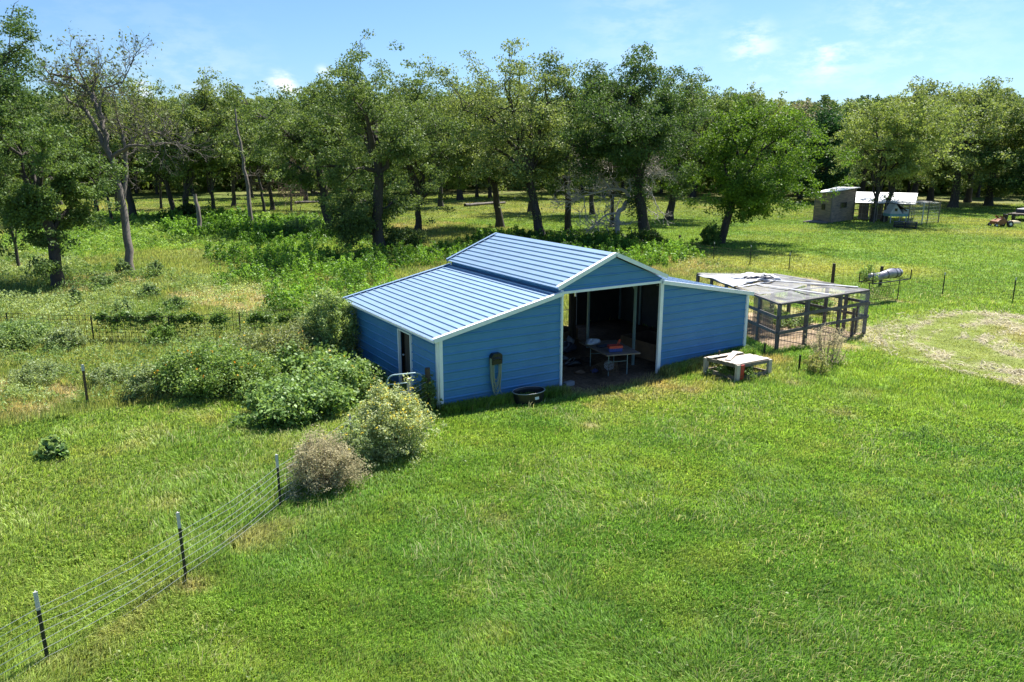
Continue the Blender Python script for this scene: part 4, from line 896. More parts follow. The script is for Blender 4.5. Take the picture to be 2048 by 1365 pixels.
stub(176, 812, 727, 'rusty steel post with pale tip alone at the edge of the weeds', 'rust', 5, .16)
stub(1528, 713, 691, 'short black post stub behind the plank cold frame'); stub(1598, 742, 713, 'short black post stub on the grass right of the plank cold frame')
stub(700, 905, 880, 'low dark stake half hidden by the grey dry bush')

# ------------------------------------------------------------------ garden pen with netting
pen = empty('garden_pen', (cA[0], cA[1], hz(cA[0], cA[1])), 0, 'grey timber garden pen with netting roof right of the barn', 'garden pen'); po = np.array(pen.location)
A0, B0 = cA-po, cB-po; A0[2] = B0[2] = 0; BR = cBR-po; BL = cBL-po; BRg = BR*[1, 1, 0]; BLg = BL*[1, 1, 0]
def pen_post(p, h=CH, w_=.10): m = MB(); m.bar(p-[0, 0, .2], p+[0, 0, h], w_, w_, (0, 1, 0)); m.build('post', M['greywood'], pen)
for p in (A0, B0, BRg, BLg, A0*.70+B0*.30, A0*.33+B0*.67): pen_post(np.array(p))
for t_ in (.2, .4, .6, .8): pen_post(B0*(1-t_)+BRg*t_); pen_post(A0*(1-t_)+BLg*t_, w_=.09)
pen_post(A0*.15+B0*.85, .95, .08); pen_post(B0*.92+BRg*.08, .9, .07)
def pen_rail(a, b_, z, h_=.10, w_=.04, nm='rail'): m = MB(); m.bar(a+[0, 0, z], b_+[0, 0, z], w_, h_); m.build(nm, M['greywood'], pen)
off = np.array([0, -.075, 0])
for z in (.58, 1.08): pen_rail(A0+off-[.05, 0, 0], B0+off+[.05, 0, 0], z)
offB = np.array([.075, 0, 0])
for z in (.58, 1.08, CH-.08): pen_rail(B0+offB, BRg+offB, z-.01)
for z in (.58, 1.08): pen_rail(A0-offB, BLg-offB, z-.01)
pen_rail(A0+[0, 0, .045], B0+[0, 0, .045], CH-.01, .06, .11, 'top_rail'); pen_rail(B0+[0, 0, .045], BRg+[0, 0, .045], CH-.012, .06, .11, 'top_rail'); pen_rail(A0+[0, 0, .045], BLg+[0, 0, .045], CH-.012, .06, .11, 'top_rail'); pen_rail(BRg, BLg, CH-.01, .06, .11, 'top_rail')
for t_ in (.33, .62): pen_rail(A0*(1-t_)+BLg*t_, B0*(1-t_)+BRg*t_, CH-.03, .05, .04, 'roof_beam')
def sheet(name, a, b_, c_, d_, nx, ny, fz, mat, parent, th=.0):
    V_ = []
    for j in range(ny+1):
        for i in range(nx+1):
            s, t_ = i/nx, j/ny; p = (a*(1-s)+b_*s)*(1-t_)+(d_*(1-s)+c_*s)*t_; V_.append(p+np.array(fz(s, t_)))
    V_ = np.array(V_); i = (np.arange(ny)[:, None]*(nx+1)+np.arange(nx)[None, :]).ravel(); F_ = np.stack([i, i+1, i+nx+2, i+nx+1], -1)
    o = np_mesh(name, V_, [F_], None, mat, parent, smooth=True)
    if th: md = o.modifiers.new('thickness', 'SOLIDIFY'); md.thickness = th
    return o
top = lambda p: np.array([p[0], p[1], CH+.055])
tA_, tB_, tC_, tD_ = top(A0), top(B0), top(BRg), top(BLg)
wr_ = lambda s, t_: (0, 0, .012-.09*math.sin(math.pi*min(1, s*1.0))*abs(math.sin(math.pi*t_*3.03))+.015*math.sin(s*17+t_*9))
sheet('netting_roof', tA_, tB_, tB_*.5+tC_*.5, tA_*.5+tD_*.5, 30, 24, lambda s, t_: (0, 0, .012-.07*math.sin(math.pi*s)*abs(math.sin(math.pi*t_*2))+.012*math.sin(s*17+t_*9)), M['net'], pen)
mA, mB = tA_*.5+tD_*.5, tB_*.5+tC_*.5
sheet('netting_roof', mA+[0, 0, .01], mB+[0, 0, .01], tC_+[0, 0, .01], tD_+[0, 0, .01], 30, 20, lambda s, t_: (0, 0, .012-.06*math.sin(math.pi*s)*abs(math.sin(math.pi*t_*2))), M['net'], pen)
sheet('shade_cloth', tA_*.78+tD_*.22+[.05, 0, .03], mA*.3+mB*.7+[0, -.6, .03], tC_*.7+tD_*.3+[0, 0, .03], tD_+[0, 0, .03], 24, 20, lambda s, t_: (0, 0, .01*math.sin(s*23+t_*5)-.04*math.sin(math.pi*s)), M['shade'], pen)
sheet('shade_wall', A0*.72+BLg*.28+[.05, 0, .05], A0*.72+BLg*.28+B0*.26-A0*.26+[.0, 0, .05], A0*.72+BLg*.28+(B0-A0)*.26+[0, 0, 1.42], A0*.72+BLg*.28+[.05, 0, 1.42], 12, 8, lambda s, t_: (0, .04*math.sin(s*14), 0), M['shade'], pen)
for st_, en_, tt in ((tA_*.9+tB_*.1, mA*.35+mB*.65, .03), (mA, mA*.2+mB*.8, .04)):
    pass
# pale strips of folded netting
for a, b_ in ((tA_*.55+tD_*.45, mB*.6+mA*.4+[0, .5, 0]), (mA*.75+mB*.25, tB_*.55+tA_*.45), (mA*.5+mB*.5+[0, 1, 0], tB_*.8+mB*.2)):
    m = MB(); a = np.array(a)+[0, 0, .05]; b_ = np.array(b_)+[0, 0, .05]; q = wander(a, b_, 8, .01, np.random.default_rng(3)); q[:, 2] = CH+.10
    for i in range(7): m.bar(q[i], q[i+1], .11, .012)
    m.build('netting_fold', M['tarp'], pen)
# welded mesh sides
def mesh_side(a, b_, z0, z1, dx, dz, mt='galv', rad=.003):
    m = MB(); L_ = np.linalg.norm(b_-a); n = int(L_/dx)
    for i in range(n+1): p = a*(1-i/n)+b_*(i/n); m.bar(p+[0, 0, z0], p+[0, 0, z1], rad*2, rad*2, (0, 1, 0))
    z = z0
    while z <= z1: m.bar(a+[0, 0, z], b_+[0, 0, z], rad*2, rad*2); z += dz
    m.build('wire_mesh', M[mt], pen)
mesh_side(A0+[0, -.052, 0], B0+[0, -.052, 0], .0, 1.05, .15, .15, 'rust', .0035); mesh_side(B0+[.052, 0, 0], BRg+[.052, 0, 0], 0, 1.4, .15, .15, 'rust', .0035); mesh_side(A0-[.052, 0, 0], BLg-[.052, 0, 0], 0, 1.05, .15, .15, 'rust', .0035)
sheet('netting_side', A0*.12+B0*.88+[.0, -.06, .02], B0+[0, -.06, .02], B0+[0, -.06, CH], A0*.12+B0*.88+[0, -.06, CH], 4, 6, lambda s, t_: (0, 0, 0), M['net'], pen)
# tarp heaped on the netting roof
tpw = at(1468, 551, CH+.1); rgn = np.random.default_rng(9)
def crumple(name, c, sx, sy, h, mat, label, rz, seed):
    nx, ny = 34, 22; gx_, gy_ = np.meshgrid(np.linspace(-1, 1, nx), np.linspace(-1, 1, ny)); f = np.clip(1-(gx_**2*.9+gy_**2*.9), 0, 1)
    ridge = np.abs(fbm(gx_*3+seed, gy_*5+seed, 1.2, 4, seed)-.5)*2
    z = (f**.5)*(h*(.35+1.3*(1-ridge)*fbm(gx_*2+9, gy_*2+seed, 1.0, 3, seed+3)))
    edge = 1+.18*np.sin(gx_*7+seed)*np.abs(gy_)+.15*np.sin(gy_*9)*np.abs(gx_)
    V_ = np.column_stack([(gx_*sx*edge).ravel(), (gy_*sy*edge).ravel(), z.ravel()]); i = (np.arange(ny-1)[:, None]*nx+np.arange(nx-1)[None, :]).ravel()
    o = np_mesh(name, V_, [np.stack([i, i+1, i+nx+1, i+nx], -1)], None, mat, None); md = o.modifiers.new('thickness', 'SOLIDIFY'); md.thickness = .006
    o.location = tuple(map(float, c)); o.rotation_euler = (0, 0, rz); tag(o, label, 'tarp'); return o
tq = [at(u, v, CH+.17) for u, v in ((1466, 574), (1512, 563), (1546, 555), (1466, 545.5), (1396, 551))]
tq = [tq[0], tq[1], tq[2], tq[4]]
o = sheet('tarp', tq[0]-tq[0], tq[1]*.5+tq[2]*.5-tq[0], tq[2]+[0, .8, 0]-tq[0], tq[3]-tq[0], 24, 24, lambda s, t_: (0, 0, .05*abs(math.sin(s*5+t_*3))*math.sin(math.pi*t_)+.02*math.sin(s*19+t_*13)), M['tarp'], None, .006); o.location = tuple(tq[0]+[0, 0, 0]); tag(o, 'wide pale grey tarp spread flat over the back of the pen roof', 'tarp')
crumple('tarp', at(1506, 559, CH+.14), .95, .45, .22, M['tarp'], 'crumpled silver tarp heaped on the pen roof', -.5, 3)
crumple('tarp', at(1518, 557, CH+.30), .5, .16, .14, M['tarpdark'], 'dark blue fold of plastic on the crumpled silver tarp', -.5, 8)

# ------------------------------------------------------------------ plank cold frame with a red board
g3 = [at(1411, 745), at(1474, 761), at(1537, 749)]
e1 = (g3[2]-g3[1])[:2]; L1 = float(np.hypot(*e1)); ang = math.atan2(e1[1], e1[0]); e2 = (g3[0]-g3[1])[:2]; L2 = float(np.hypot(*e2))
hg = empty('cold_frame', (g3[1][0], g3[1][1], hz(g3[1][0], g3[1][1])-.01), ang, 'low pale plank topped frame with a red corner board beside the barn', 'cold frame')
a2 = math.atan2(e2[1], e2[0])-ang; q2 = (L2*math.cos(a2), L2*math.sin(a2)); HH = .50
C4 = [np.array([0, 0, 0.]), np.array([L1, 0, 0.]), np.array([L1+q2[0], q2[1], 0.]), np.array([q2[0], q2[1], 0.])]
for i, p in enumerate(C4):
    m = MB(); m.bar(p-[0, 0, .05], p+[0, 0, HH-.0], .13, .09, (0, 1, 0)); m.build('leg', M['palewood'], hg)
m = MB(); m.bar(C4[0]+[.13, -.05, .03], C4[0]+[.13, -.05, HH-.01], .13, .03, (0, 1, 0)); m.build('red_board', M['redpaint'], hg)
for a, b_ in ((0, 1), (1, 2), (2, 3), (3, 0)):
    m = MB(); m.bar(C4[a]+[0, 0, HH-.05], C4[b_]+[0, 0, HH-.05], .035, .09); m.build('side_rail', M['wood'], hg); m = MB(); m.bar(C4[a]+[0, 0, .09], C4[b_]+[0, 0, .09], .04, .14); m.build('base_rail', M['wood'], hg)
for k in range(6):
    if k == 4: continue
    t0, t1 = k/6+.012, (k+1)/6-.012; tm = (t0+t1)/2; m = MB(); a = C4[0]*(1-tm)+C4[3]*tm; b_ = C4[1]*(1-tm)+C4[2]*tm
    m.bar(a+[-.04, 0, HH+.012+.004*(k % 2)], b_+[.04, 0, HH+.012+.006*((k+1) % 2)], L2/6*.93, .02); m.build('plank', M['palewood'], hg)
m = MB(); ca = (C4[0]+C4[3])/2*.9+(C4[1])*.1; m.bar(ca+[-.02, -.05, HH+.045], (C4[2]+C4[1])/2*.75+C4[3]*.25+[0, .25, HH+.09], .17, .018); m.build('loose_board', M['palewood'], hg)
m = MB(); q = C4[3]*.6+C4[2]*.4; m.bar(q+[0, 0, HH-.1], q+[0, 0, HH+.14], .035, .035, (0, 1, 0)); m.build('stake', M['darkwood'], hg)

# ------------------------------------------------------------------ rack with a roll of cloudy plastic
ra, rb = at(1735, 606), at(1795, 597); rax = (rb-ra)[:2]; RL = float(np.hypot(*rax)); rang = math.atan2(rax[1], rax[0])
rack = empty('wire_rack', (ra[0], ra[1], hz(ra[0], ra[1])), rang, 'black metal rack on legs with a lattice panel below, behind the pen', 'rack')
RHt = .92
m = MB(); m.tube([(0, 0, -.1), (0, 0, RHt)], .022, 6); m.build('leg', M['black'], rack); m = MB(); m.tube([(RL, 0, -.1), (RL, 0, RHt)], .022, 6); m.build('leg', M['black'], rack)
m = MB(); x0_, x1_ = -.28, RL+.28
for yy in (-.32, .32): m.tube([(x0_, yy, RHt), (x1_, yy, RHt)], .027, 6)
for xx in (x0_, 0, RL/2, RL, x1_): m.tube([(xx, -.32, RHt), (xx, .32, RHt)], .014, 6)
for xx in (x0_, x1_):
    for yy in (-.32, .32): m.tube([(xx, yy, RHt), (xx, yy, RHt+.42)], .026, 6)
m.build('tray_frame', M['black'], rack)
m = MB()
for k in range(-2, 15):
    t_ = k*.11
    for sgn in (1, -1):
        xa = t_; xb = t_+sgn*.36; za, zb = .10, .66; 
        if sgn < 0: xa += .2; xb += .2
        # clip to the panel
        def cl(xq0, zq0, xq1, zq1):
            f0, f1 = 0, 1
            d = xq1-xq0
            for lim, s_ in ((.02, 1), (RL-.02, -1)):
                v0, v1 = (xq0-lim)*s_, (xq1-lim)*s_
                if v0 < 0 and v1 < 0: return None
                if v0 < 0: f0 = max(f0, v0/(v0-v1))
                if v1 < 0: f1 = min(f1, v0/(v0-v1))
            return (f0, f1) if f1 > f0 else None
        c_ = cl(xa, za, xb, zb)
        if c_: m.tube([(xa+(xb-xa)*f, 0, za+(zb-za)*f) for f in c_], .007, 4)
m.tube([(0, 0, .66), (RL, 0, .66)], .01, 5); m.tube([(0, 0, .10), (RL, 0, .10)], .01, 5); m.build('lattice_panel', M['rust'], rack)
rc_ = ra+np.array([0, 0, 0]); m = MB(); nseg = 16; rr2 = [.02, .16, .20, .19, .175, .17, .165, .175, .19, .20, .205, .205, .20, .19, .16, .02]
pts = [(x0_+.1+(x1_-x0_-.2)*i/15, .05*math.sin(i*.6), RHt+.20+.04*math.sin(i*.7+2)+.008*i) for i in range(16)]; m.tube(pts, rr2, 16)
o = m.build('plastic_roll', M['plasticroll'], None, smooth=True); o.location = rack.location; o.rotation_euler = (0, 0, rang); tag(o, 'roll of clouded grey plastic sheeting lying on the black rack', 'plastic roll')
m = MB()
for t_ in (3, 7, 11, 13):
    c_ = pts[t_]; m.tube([(c_[0]+.03*math.sin(a_), c_[1]+(rr2[t_]+.012)*math.cos(a_/12*6.283), c_[2]+(rr2[t_]+.012)*math.sin(a_/12*6.283)) for a_ in range(13)], .014, 5, cap=False)
m.build('strap', M['black'], o)

# ------------------------------------------------------------------ far yard: plank shed, pen with pale roof, coop, pallets, mower
p0, pR = at(1659, 447), at(1704.5, 440.5)
dR = (pR-p0)[:2]; LR = float(np.hypot(*dR)); sa = math.atan2(dR[1], dR[0]); pLg = at(1626, 443.5); LLn = max(1.6, float(np.hypot(*(pLg-p0)[:2])))
shed = empty('plank_shed', (p0[0], p0[1], 0), sa, 'small rough plank shed with a slanting metal roof at the edge of the wood', 'shed')
S = depth(p0)/FPX; Hs0, Hs1 = 60*S, 64*S*1.0
ll = (pLg-p0)[:2]; la = math.atan2(ll[1], ll[0])-sa
lx, ly = LLn*math.cos(la), LLn*math.sin(la)
if ly < LLn*.5: ly = LLn*.8; lx = -abs(LLn*.6)
def sh_wall(a, b_, ha, hb, nm='wall'):
    m = MB(); n = 13; a = np.array(a, float); b_ = np.array(b_, float)
    for k in range(n):
        za0, za1 = ha*k/n+.006, ha*(k+1)/n-.006; zb0, zb1 = hb*k/n+.006, hb*(k+1)/n-.006
        d = b_-a; d = d/np.linalg.norm(d); nn_ = np.array([d[1], -d[0]])*(.012+.012*((k*7) % 3))
        q = [(*(a+nn_), za0), (*(b_+nn_), zb0), (*(b_+nn_), zb1), (*(a+nn_), za1)]; q2_ = [(x-nn_[0]-d[1]*.04, y-nn_[1]+d[0]*.04, z) for x, y, z in q]
        m.add(q+q2_, [(0, 1, 2, 3), (7, 6, 5, 4), (0, 4, 5, 1), (1, 5, 6, 2), (2, 6, 7, 3), (3, 7, 4, 0)])
    return m.build(nm, M['planks'], shed)
sh_wall((0, 0), (LR, 0), Hs0, Hs1); sh_wall((lx, ly), (0, 0), Hs0-.15, Hs0); sh_wall((LR, 0), (LR+lx, ly), Hs1, Hs1-.1); sh_wall((LR+lx, ly), (lx, ly), Hs1-.1, Hs0-.15)
for q in ((0, 0, Hs0), (LR, 0, Hs1), (lx, ly, Hs0)): m = MB(); m.bar((q[0], q[1]-.03, 0), (q[0], q[1]-.03, q[2]), .11, .11, (0, 1, 0)); m.build('corner_post', M['wood'], shed)
m = MB(); pz = .10; R4 = [(-.35+lx*0, -.35, Hs0+pz), (LR+.35, -.35, Hs1+pz+.02), (LR+.35+lx*1.2, ly+.35, Hs1+pz-.05), (-.35+lx*1.25, ly+.35, Hs0+pz-.25)]
m.prism(R4, (0, 0, .05)); m.build('roof', M['tin'], shed)
wn = MB(); wx0, wx1, wz0, wz1 = LR*.38, LR*.64, Hs0*.46, Hs0*.66
for a, b_ in (((wx0, wz0), (wx1, wz0)), ((wx1, wz0), (wx1, wz1)), ((wx1, wz1), (wx0, wz1)), ((wx0, wz1), (wx0, wz0))): wn.bar((a[0], -.075, a[1]), (b_[0], -.075, b_[1]), .05, .07, (0, 1, 0))
wf_ = wn.build('window', M['wood'], shed); m = MB(); m.box(((wx0+wx1)/2, -.052, (wz0+wz1)/2), (wx1-wx0-.02, .02, wz1-wz0-.02)); m.build('pane', M['glassdark'], wf_)
m = MB(); c_ = np.array([lx, ly])*.45; m.box((c_[0]-.05, c_[1]-.03, Hs0*.52), (.38, .12, .5), Matrix.Rotation(la, 3, 'Z')); m.build('window_opening', M['glassdark'], shed)
m = MB(); m.box((lx-1.0, ly*.55, .08), (1.9, 2.0, .12), Matrix.Rotation(.1, 3, 'Z')); m.build('porch_floor', M['wood'], shed)
# pen with pale metal roof
q0, q1 = at(1706, 440), at(1822, 444.5); qd = (q1-q0)[:2]; QL = float(np.hypot(*qd)); qa = math.atan2(qd[1], qd[0]); S2 = depth(q0)/FPX
run = empty('animal_run', (q0[0], q0[1], 0), qa, 'wire sided animal run under a pale gabled metal roof beside the plank shed', 'animal run')
QW = 5.2; ez, rz_ = 34*S2, 52*S2
for sgn, (ya, za, yb, zb) in enumerate(((-.3, ez, QW/2, rz_), (QW+.3, ez, QW/2, rz_))):
    m = MB(); m.prism([(-.3, ya, za), (QL+.2, ya, za), (QL+.2, yb, zb), (-.3, yb, zb)], (0, 0, .04)); m.build('roof', M['tin'], run)
for i in range(6):
    for yy in (0, QW): m = MB(); m.bar((QL*i/5, yy, 0), (QL*i/5, yy, ez), .08, .08, (0, 1, 0)); m.build('post', M['wood' if i % 2 else 'posttop'], run)
for yy in (0, QW):
    m = MB(); m.bar((0, yy, ez-.05), (QL, yy, ez-.05), .08, .1); m.bar((0, yy, 1.0), (QL, yy, 1.0), .05, .08); m.build('rail', M['wood'], run)
m = MB()
for xx in (QL+.15,):
    m.bar((xx, 0, ez), (xx, QW/2, rz_-.05), .05, .08); m.bar((xx, QW, ez), (xx, QW/2, rz_-.05), .05, .08); m.bar((xx, 0, ez), (xx, QW, ez), .05, .08)
m.build('gable_frame', M['posttop'], run)
m = MB()
for i in range(int(QL/.35)): m.bar((i*.35, 0, 0), (i*.35, 0, ez), .012, .012, (0, 1, 0))
for k in range(5): m.bar((0, 0, .2+.4*k), (QL, 0, .2+.4*k), .012, .012)
m.build('wire_mesh', M['galv'], run)
m = MB(); m.box((QL*.16, .6, .9), (.9, .1, 1.8)); m.box((QL*.38, 1.2, .8), (1.1, .1, 1.5)); m.build('inner_panel', M['wood'], run)
# open wire pen at the right end
w0, w1 = at(1815, 452), at(1876, 446); wd_ = (w1-w0)[:2]; WLn = float(np.hypot(*wd_)); wa = math.atan2(wd_[1], wd_[0])
wp = empty('wire_pen', (w0[0], w0[1], 0), wa, 'tall open wire pen with a ragged netting top beside the pale roof', 'pen')
for (xx, yy) in ((0, 0), (WLn*.45, 0), (WLn, 0), (WLn*.8, 3), (0, 3.2), (WLn*.3, 3.1), (WLn*.62, 0)): m = MB(); m.bar((xx, yy, 0), (xx+.03, yy, 40*S2), .075, .075, (0, 1, 0)); m.build('post', M['posttop' if xx == WLn*.45 else 'wood'], wp)
m = MB()
for i in range(int(WLn/.28)+1): m.bar((i*.28, 0, 0), (i*.28, 0, 38*S2), .014, .014, (0, 1, 0))
for k in range(7): m.bar((0, 0, .15+.28*k), (WLn, 0, .15+.28*k), .014, .014)
m.build('wire_mesh', M['galv'], wp)
sheet('netting_top', np.array([-.5, -.1, 40*S2]), np.array([WLn, 0, 39*S2]), np.array([WLn*.8, 3, 39*S2]), np.array([-.3, 3.2, 41*S2]), 10, 8, lambda s, t_: (0, 0, .08*math.sin(s*12+t_*5)), M['net'], wp)
# white hen house on legs
c0, c1 = at(1775, 447), at(1812, 447); cdv = (c1-c0)[:2]; CLn = float(np.hypot(*cdv)); ca_ = math.atan2(cdv[1], cdv[0])
coop = empty('hen_house', (c0[0]-FW[0]*.3, c0[1]-FW[1]*.3, 0), ca_, 'small white hen house on legs with a dark shingled roof', 'hen house')
zb_, zt_ = 13*S2, 36*S2; sp_ = CLn*.68
m = MB(); m.prism([(0, 0, zb_+.25), (sp_, 0, zb_+.25), (sp_*.42, 0, zt_)], (0, 1.4, 0)); m.build('gable_body', M['coopwhite'], coop)
m = MB(); m.prism([(sp_*.40, -.12, zt_+.07), (sp_*.47, -.12, zt_+.07), (sp_+.38, -.12, zb_+.52), (sp_+.3, -.12, zb_+.48)], (0, 1.65, 0)); m.build('roof', M['shingle'], coop)
m = MB(); m.box((CLn*.5, .7, zb_+.125), (CLn, 1.3, .25)); m.build('floor_box', M['cyan'], coop); m = MB(); m.box((sp_+.32, .66, zb_+.45), (.5, 1.2, .4)); m.build('nest_box', M['coopwhite'], coop)
m = MB(); m.box((sp_*.44, -.012, zb_+.62), (.24, .03, .26)); m.build('hatch', M['glassdark'], coop)
for xx in (.15, CLn-.15):
    for yy in (.1, 1.3): m = MB(); m.bar((xx, yy, 0), (xx, yy, zb_), .07, .07, (0, 1, 0)); m.build('leg', M['coopwhite'], coop)
# stacked pallets
pp = at(1810, 456.5)
for k in range(4):
    pr_ = empty('pallet', (pp[0]+.05*(k % 2), pp[1]+.04*((k*3) % 2), .14*k), qa+.04*(k-1.5), ['weathered pallet lying on the grass, lowest of its stack', 'weathered pallet second from the bottom of the stack', 'weathered pallet second from the top of the stack', 'weathered pallet on top of the stack by the wire pen'][k], 'pallet')
    for sx in (-.85, 0, .85): m = MB(); m.box((sx, 0, .055), (.09, 1.1, .08)); m.build('bearer', M['darkwood'], pr_)
    m = MB()
    for i in range(7): m.box((0, -.5+i*.166, .112), (1.85, .10, .018))
    m.build('deck_boards', M['greywood'], pr_)
# orange mower, seen small
mp_ = at(2006, 454); mw = empty('riding_mower', (mp_[0], mp_[1], 0), YAW*-1+.05, 'orange and black machine with low deck parked in the right field', 'mower')
S3 = depth(mp_)/FPX
m = MB(); m.prism([(-1.0, -.5, .25), (-.5, -.5, .2), (-.1, -.5, .35), (-.05, -.5, .55), (-.45, -.5, .72), (-.95, -.5, .5)], (0, 1.0, 0)); m.build('deck', M['orange'], mw, bevel=.05)
m = MB(); m.bar((-.6, -.35, .95), (.1, -.35, .45), .12, .12); m.bar((-.6, .35, .95), (.1, .35, .45), .12, .12); m.bar((-.85, -.35, .98), (-.55, -.35, .95), .12, .1); m.build('arms', M['orange'], mw)
def wheel(c, r_, w_, nm='wheel'):
    m = MB(); m.tube([(c[0], c[1]-w_/2, c[2]), (c[0], c[1]-w_/2*.8, c[2]), (c[0], c[1]+w_/2*.8, c[2]), (c[0], c[1]+w_/2, c[2])], [r_*.85, r_, r_, r_*.85], 16); wl = m.build(nm, M['black'], mw, smooth=False)
    m = MB(); m.tube([(c[0], c[1]-w_/2-.01, c[2]), (c[0], c[1]-w_/2+.02, c[2])], r_*.45, 10); m.build('rim', M['tin'], wl)
wheel((.25, -.5, .28), .28, .22); wheel((.25, .5, .28), .28, .22); wheel((-.95, -.45, .17), .17, .14); wheel((-.95, .45, .17), .17, .14)
m = MB(); m.prism([(-.35, -.28, .62), (.05, -.28, .62), (.15, -.28, .74), (.10, -.28, 1.12), (0, -.28, 1.12), (-.0, -.28, .80), (-.35, -.28, .78)], (0, .56, 0)); m.build('seat', M['black'], mw, bevel=.03)
m = MB(); m.box((.85, 0, .38), (.9, .8, .16)); m.box((.95, 0, .48), (.5, .6, .10)); m.build('rear_body', pmat('cream_paint', (.6, .5, .3), .5), mw, bevel=.03)
m = MB(); m.tube([(.45, -.3, .5), (.55, -.3, .95), (.35, -.3, 1.25)], .02, 5); m.tube([(.45, .3, .5), (.55, .3, .95), (.35, .3, 1.25)], .02, 5); m.build('lever', M['black'], mw)
tp2 = at(2046, 441); trl = empty('flat_trailer', (tp2[0], tp2[1], 0), .2, 'dark flat trailer in the shade at the right edge of the picture', 'trailer')
m = MB(); m.box((.4, 0, .62), (4.2, 1.9, .16)); m.build('deck', M['darkwood'], trl); m = MB(); m.bar((-1.7, 0, .55), (-3.0, 0, .6), .12, .12); m.bar((-2.9, 0, 0), (-2.9, 0, .75), .07, .07, (0, 1, 0)); m.build('drawbar', M['black'], trl)
for yy in (-1.0, 1.0):
    m = MB(); m.tube([(.6, yy-.1, .3), (.6, yy+.1, .3)], .3, 14); m.build('wheel', M['black'], trl)
m = MB(); m.box((1.0, 0, .9), (2.4, 1.4, .4)); m.build('load', M['tarpdark'], trl, bevel=.1)

# ------------------------------------------------------------------ dead trees
def plane_pts(pts, ref, wob, rg_):
    out = []; d0 = rg_.normal()*0
    for i, (u, v) in enumerate(pts):
        p = atd(u, v, ref); d0 += rg_.normal()*wob; out.append(p+FW*np.array([1, 1, 0])*d0)
    return out
def dense(P, k=3):
    P = np.array(P); t_ = np.arange(len(P)); tt = np.linspace(0, len(P)-1, (len(P)-1)*k+1)
    return np.column_stack([np.interp(tt, t_, P[:, i]) for i in range(3)])
def twig(tb, p, d, L_, r_, depth_, rg_, tips):
    d = d/np.linalg.norm(d); q = wander(p, p+d*L_, 5, .14, rg_); tb.add(q, np.linspace(r_, r_*.35, 5), 4)
    tips.append(q[-1]); tips.append(q[2])
    if depth_ > 0:
        for k in (2, 3, 4):
            d2 = d+rg_.normal(size=3)*.65; d2[2] += .15; twig(tb, q[k], d2, L_*.62, r_*.68, depth_-1, rg_, tips)
def dead_tree(name, base, branches, radii, label, seed, mat, tw=1.2, tr_=.02, dep=2, droop=0, part_leaves=0, lcol=OAK, leaf_top=None, cat='dead tree'):
    g = at(*base); root = empty(name, (g[0], g[1], hz(g[0], g[1])), 0, label, cat); rg_ = np.random.default_rng(seed); tb = Tubes(); tips = []
    for bi, (pts, (ra_, rb_)) in enumerate(zip(branches, radii)):
        P = plane_pts(pts, g, .12 if bi else .03, rg_); P = np.array(P)-np.array([g[0], g[1], 0]); P = dense(P, 3); P[1:-1] += rg_.normal(size=P[1:-1].shape)*ra_*.25
        rd = np.linspace(ra_, rb_, len(P)); 
        if bi == 0: P[0, 2] -= .1; rd[0] *= 1.35
        tb.add(P, rd, 9)
        if tw and bi:
            for k in list(range(len(P)//3, len(P)))*2:
                if rg_.random() < .7: twig(tb, P[k], np.array([rg_.normal(), rg_.normal(), rg_.normal()*.8+.3-droop]), tw*(.5+rg_.random()*.6), tr_, dep, rg_, tips)
            d_ = P[-1]-P[-3]; twig(tb, P[-1], d_, tw*.8, tr_, dep, rg_, tips)
    tb.build('trunk', mat, root)
    if part_leaves:
        T = np.array(tips); 
        if leaf_top is not None: T = T[T[:, 2] > leaf_top]
        ci = rg_.integers(0, len(T), part_leaves); pos = T[ci]+rg_.normal(size=(part_leaves, 3))*.28
        cc = np.array(lcol)[None, :]*(.8+.9*rg_.random(part_leaves))[:, None]; leaf_object('crown', pos, np.full(part_leaves, .15), cc, M['leaf'], root, rg_)
    return root
dead_tree('dead_tree', (262, 552), [[(262, 552), (257, 475), (246, 396), (231, 347), (220, 308), (207, 255), (193, 211), (176, 180), (149, 158), (101, 147)],
    [(246, 396), (250, 352), (251, 299), (244, 264), (239, 229)], [(251, 299), (264, 277), (303, 264), (334, 268)], [(229, 312), (264, 292), (308, 290), (334, 286), (369, 290)],
    [(220, 308), (189, 251), (167, 220), (132, 202), (101, 163), (79, 127)], [(202, 230), (204, 202), (211, 176), (246, 163), (259, 132)], [(193, 211), (182, 176), (189, 158)], [(176, 180), (160, 140), (150, 120)], [(207, 255), (180, 190), (140, 175)]],
    [(.22, .06), (.13, .05), (.09, .03), (.10, .02), (.14, .03), (.08, .02), (.07, .03), (.07, .02), (.06, .02)], 'tall half dead forked tree with bare pale limbs left of the barn', 5, M['barkpale'], 1.2, .026, 3, 0, 2600, (.12, .15, .05), 7.0)
dead_tree('dead_tree', (503, 462), [[(503, 462), (498, 410), (492, 350), (483, 305), (474, 250), (468, 205)], [(492, 350), (510, 352), (520, 340)], [(483, 305), (470, 290), (462, 270)], [(474, 250), (484, 235)], [(486, 320), (500, 300)]], [(.20, .05), (.04, .015), (.05, .02), (.04, .02), (.04, .015)], 'grey dead tree standing like a tall bare pole in the left wood', 6, M['barkpale'], .8, .016, 1)
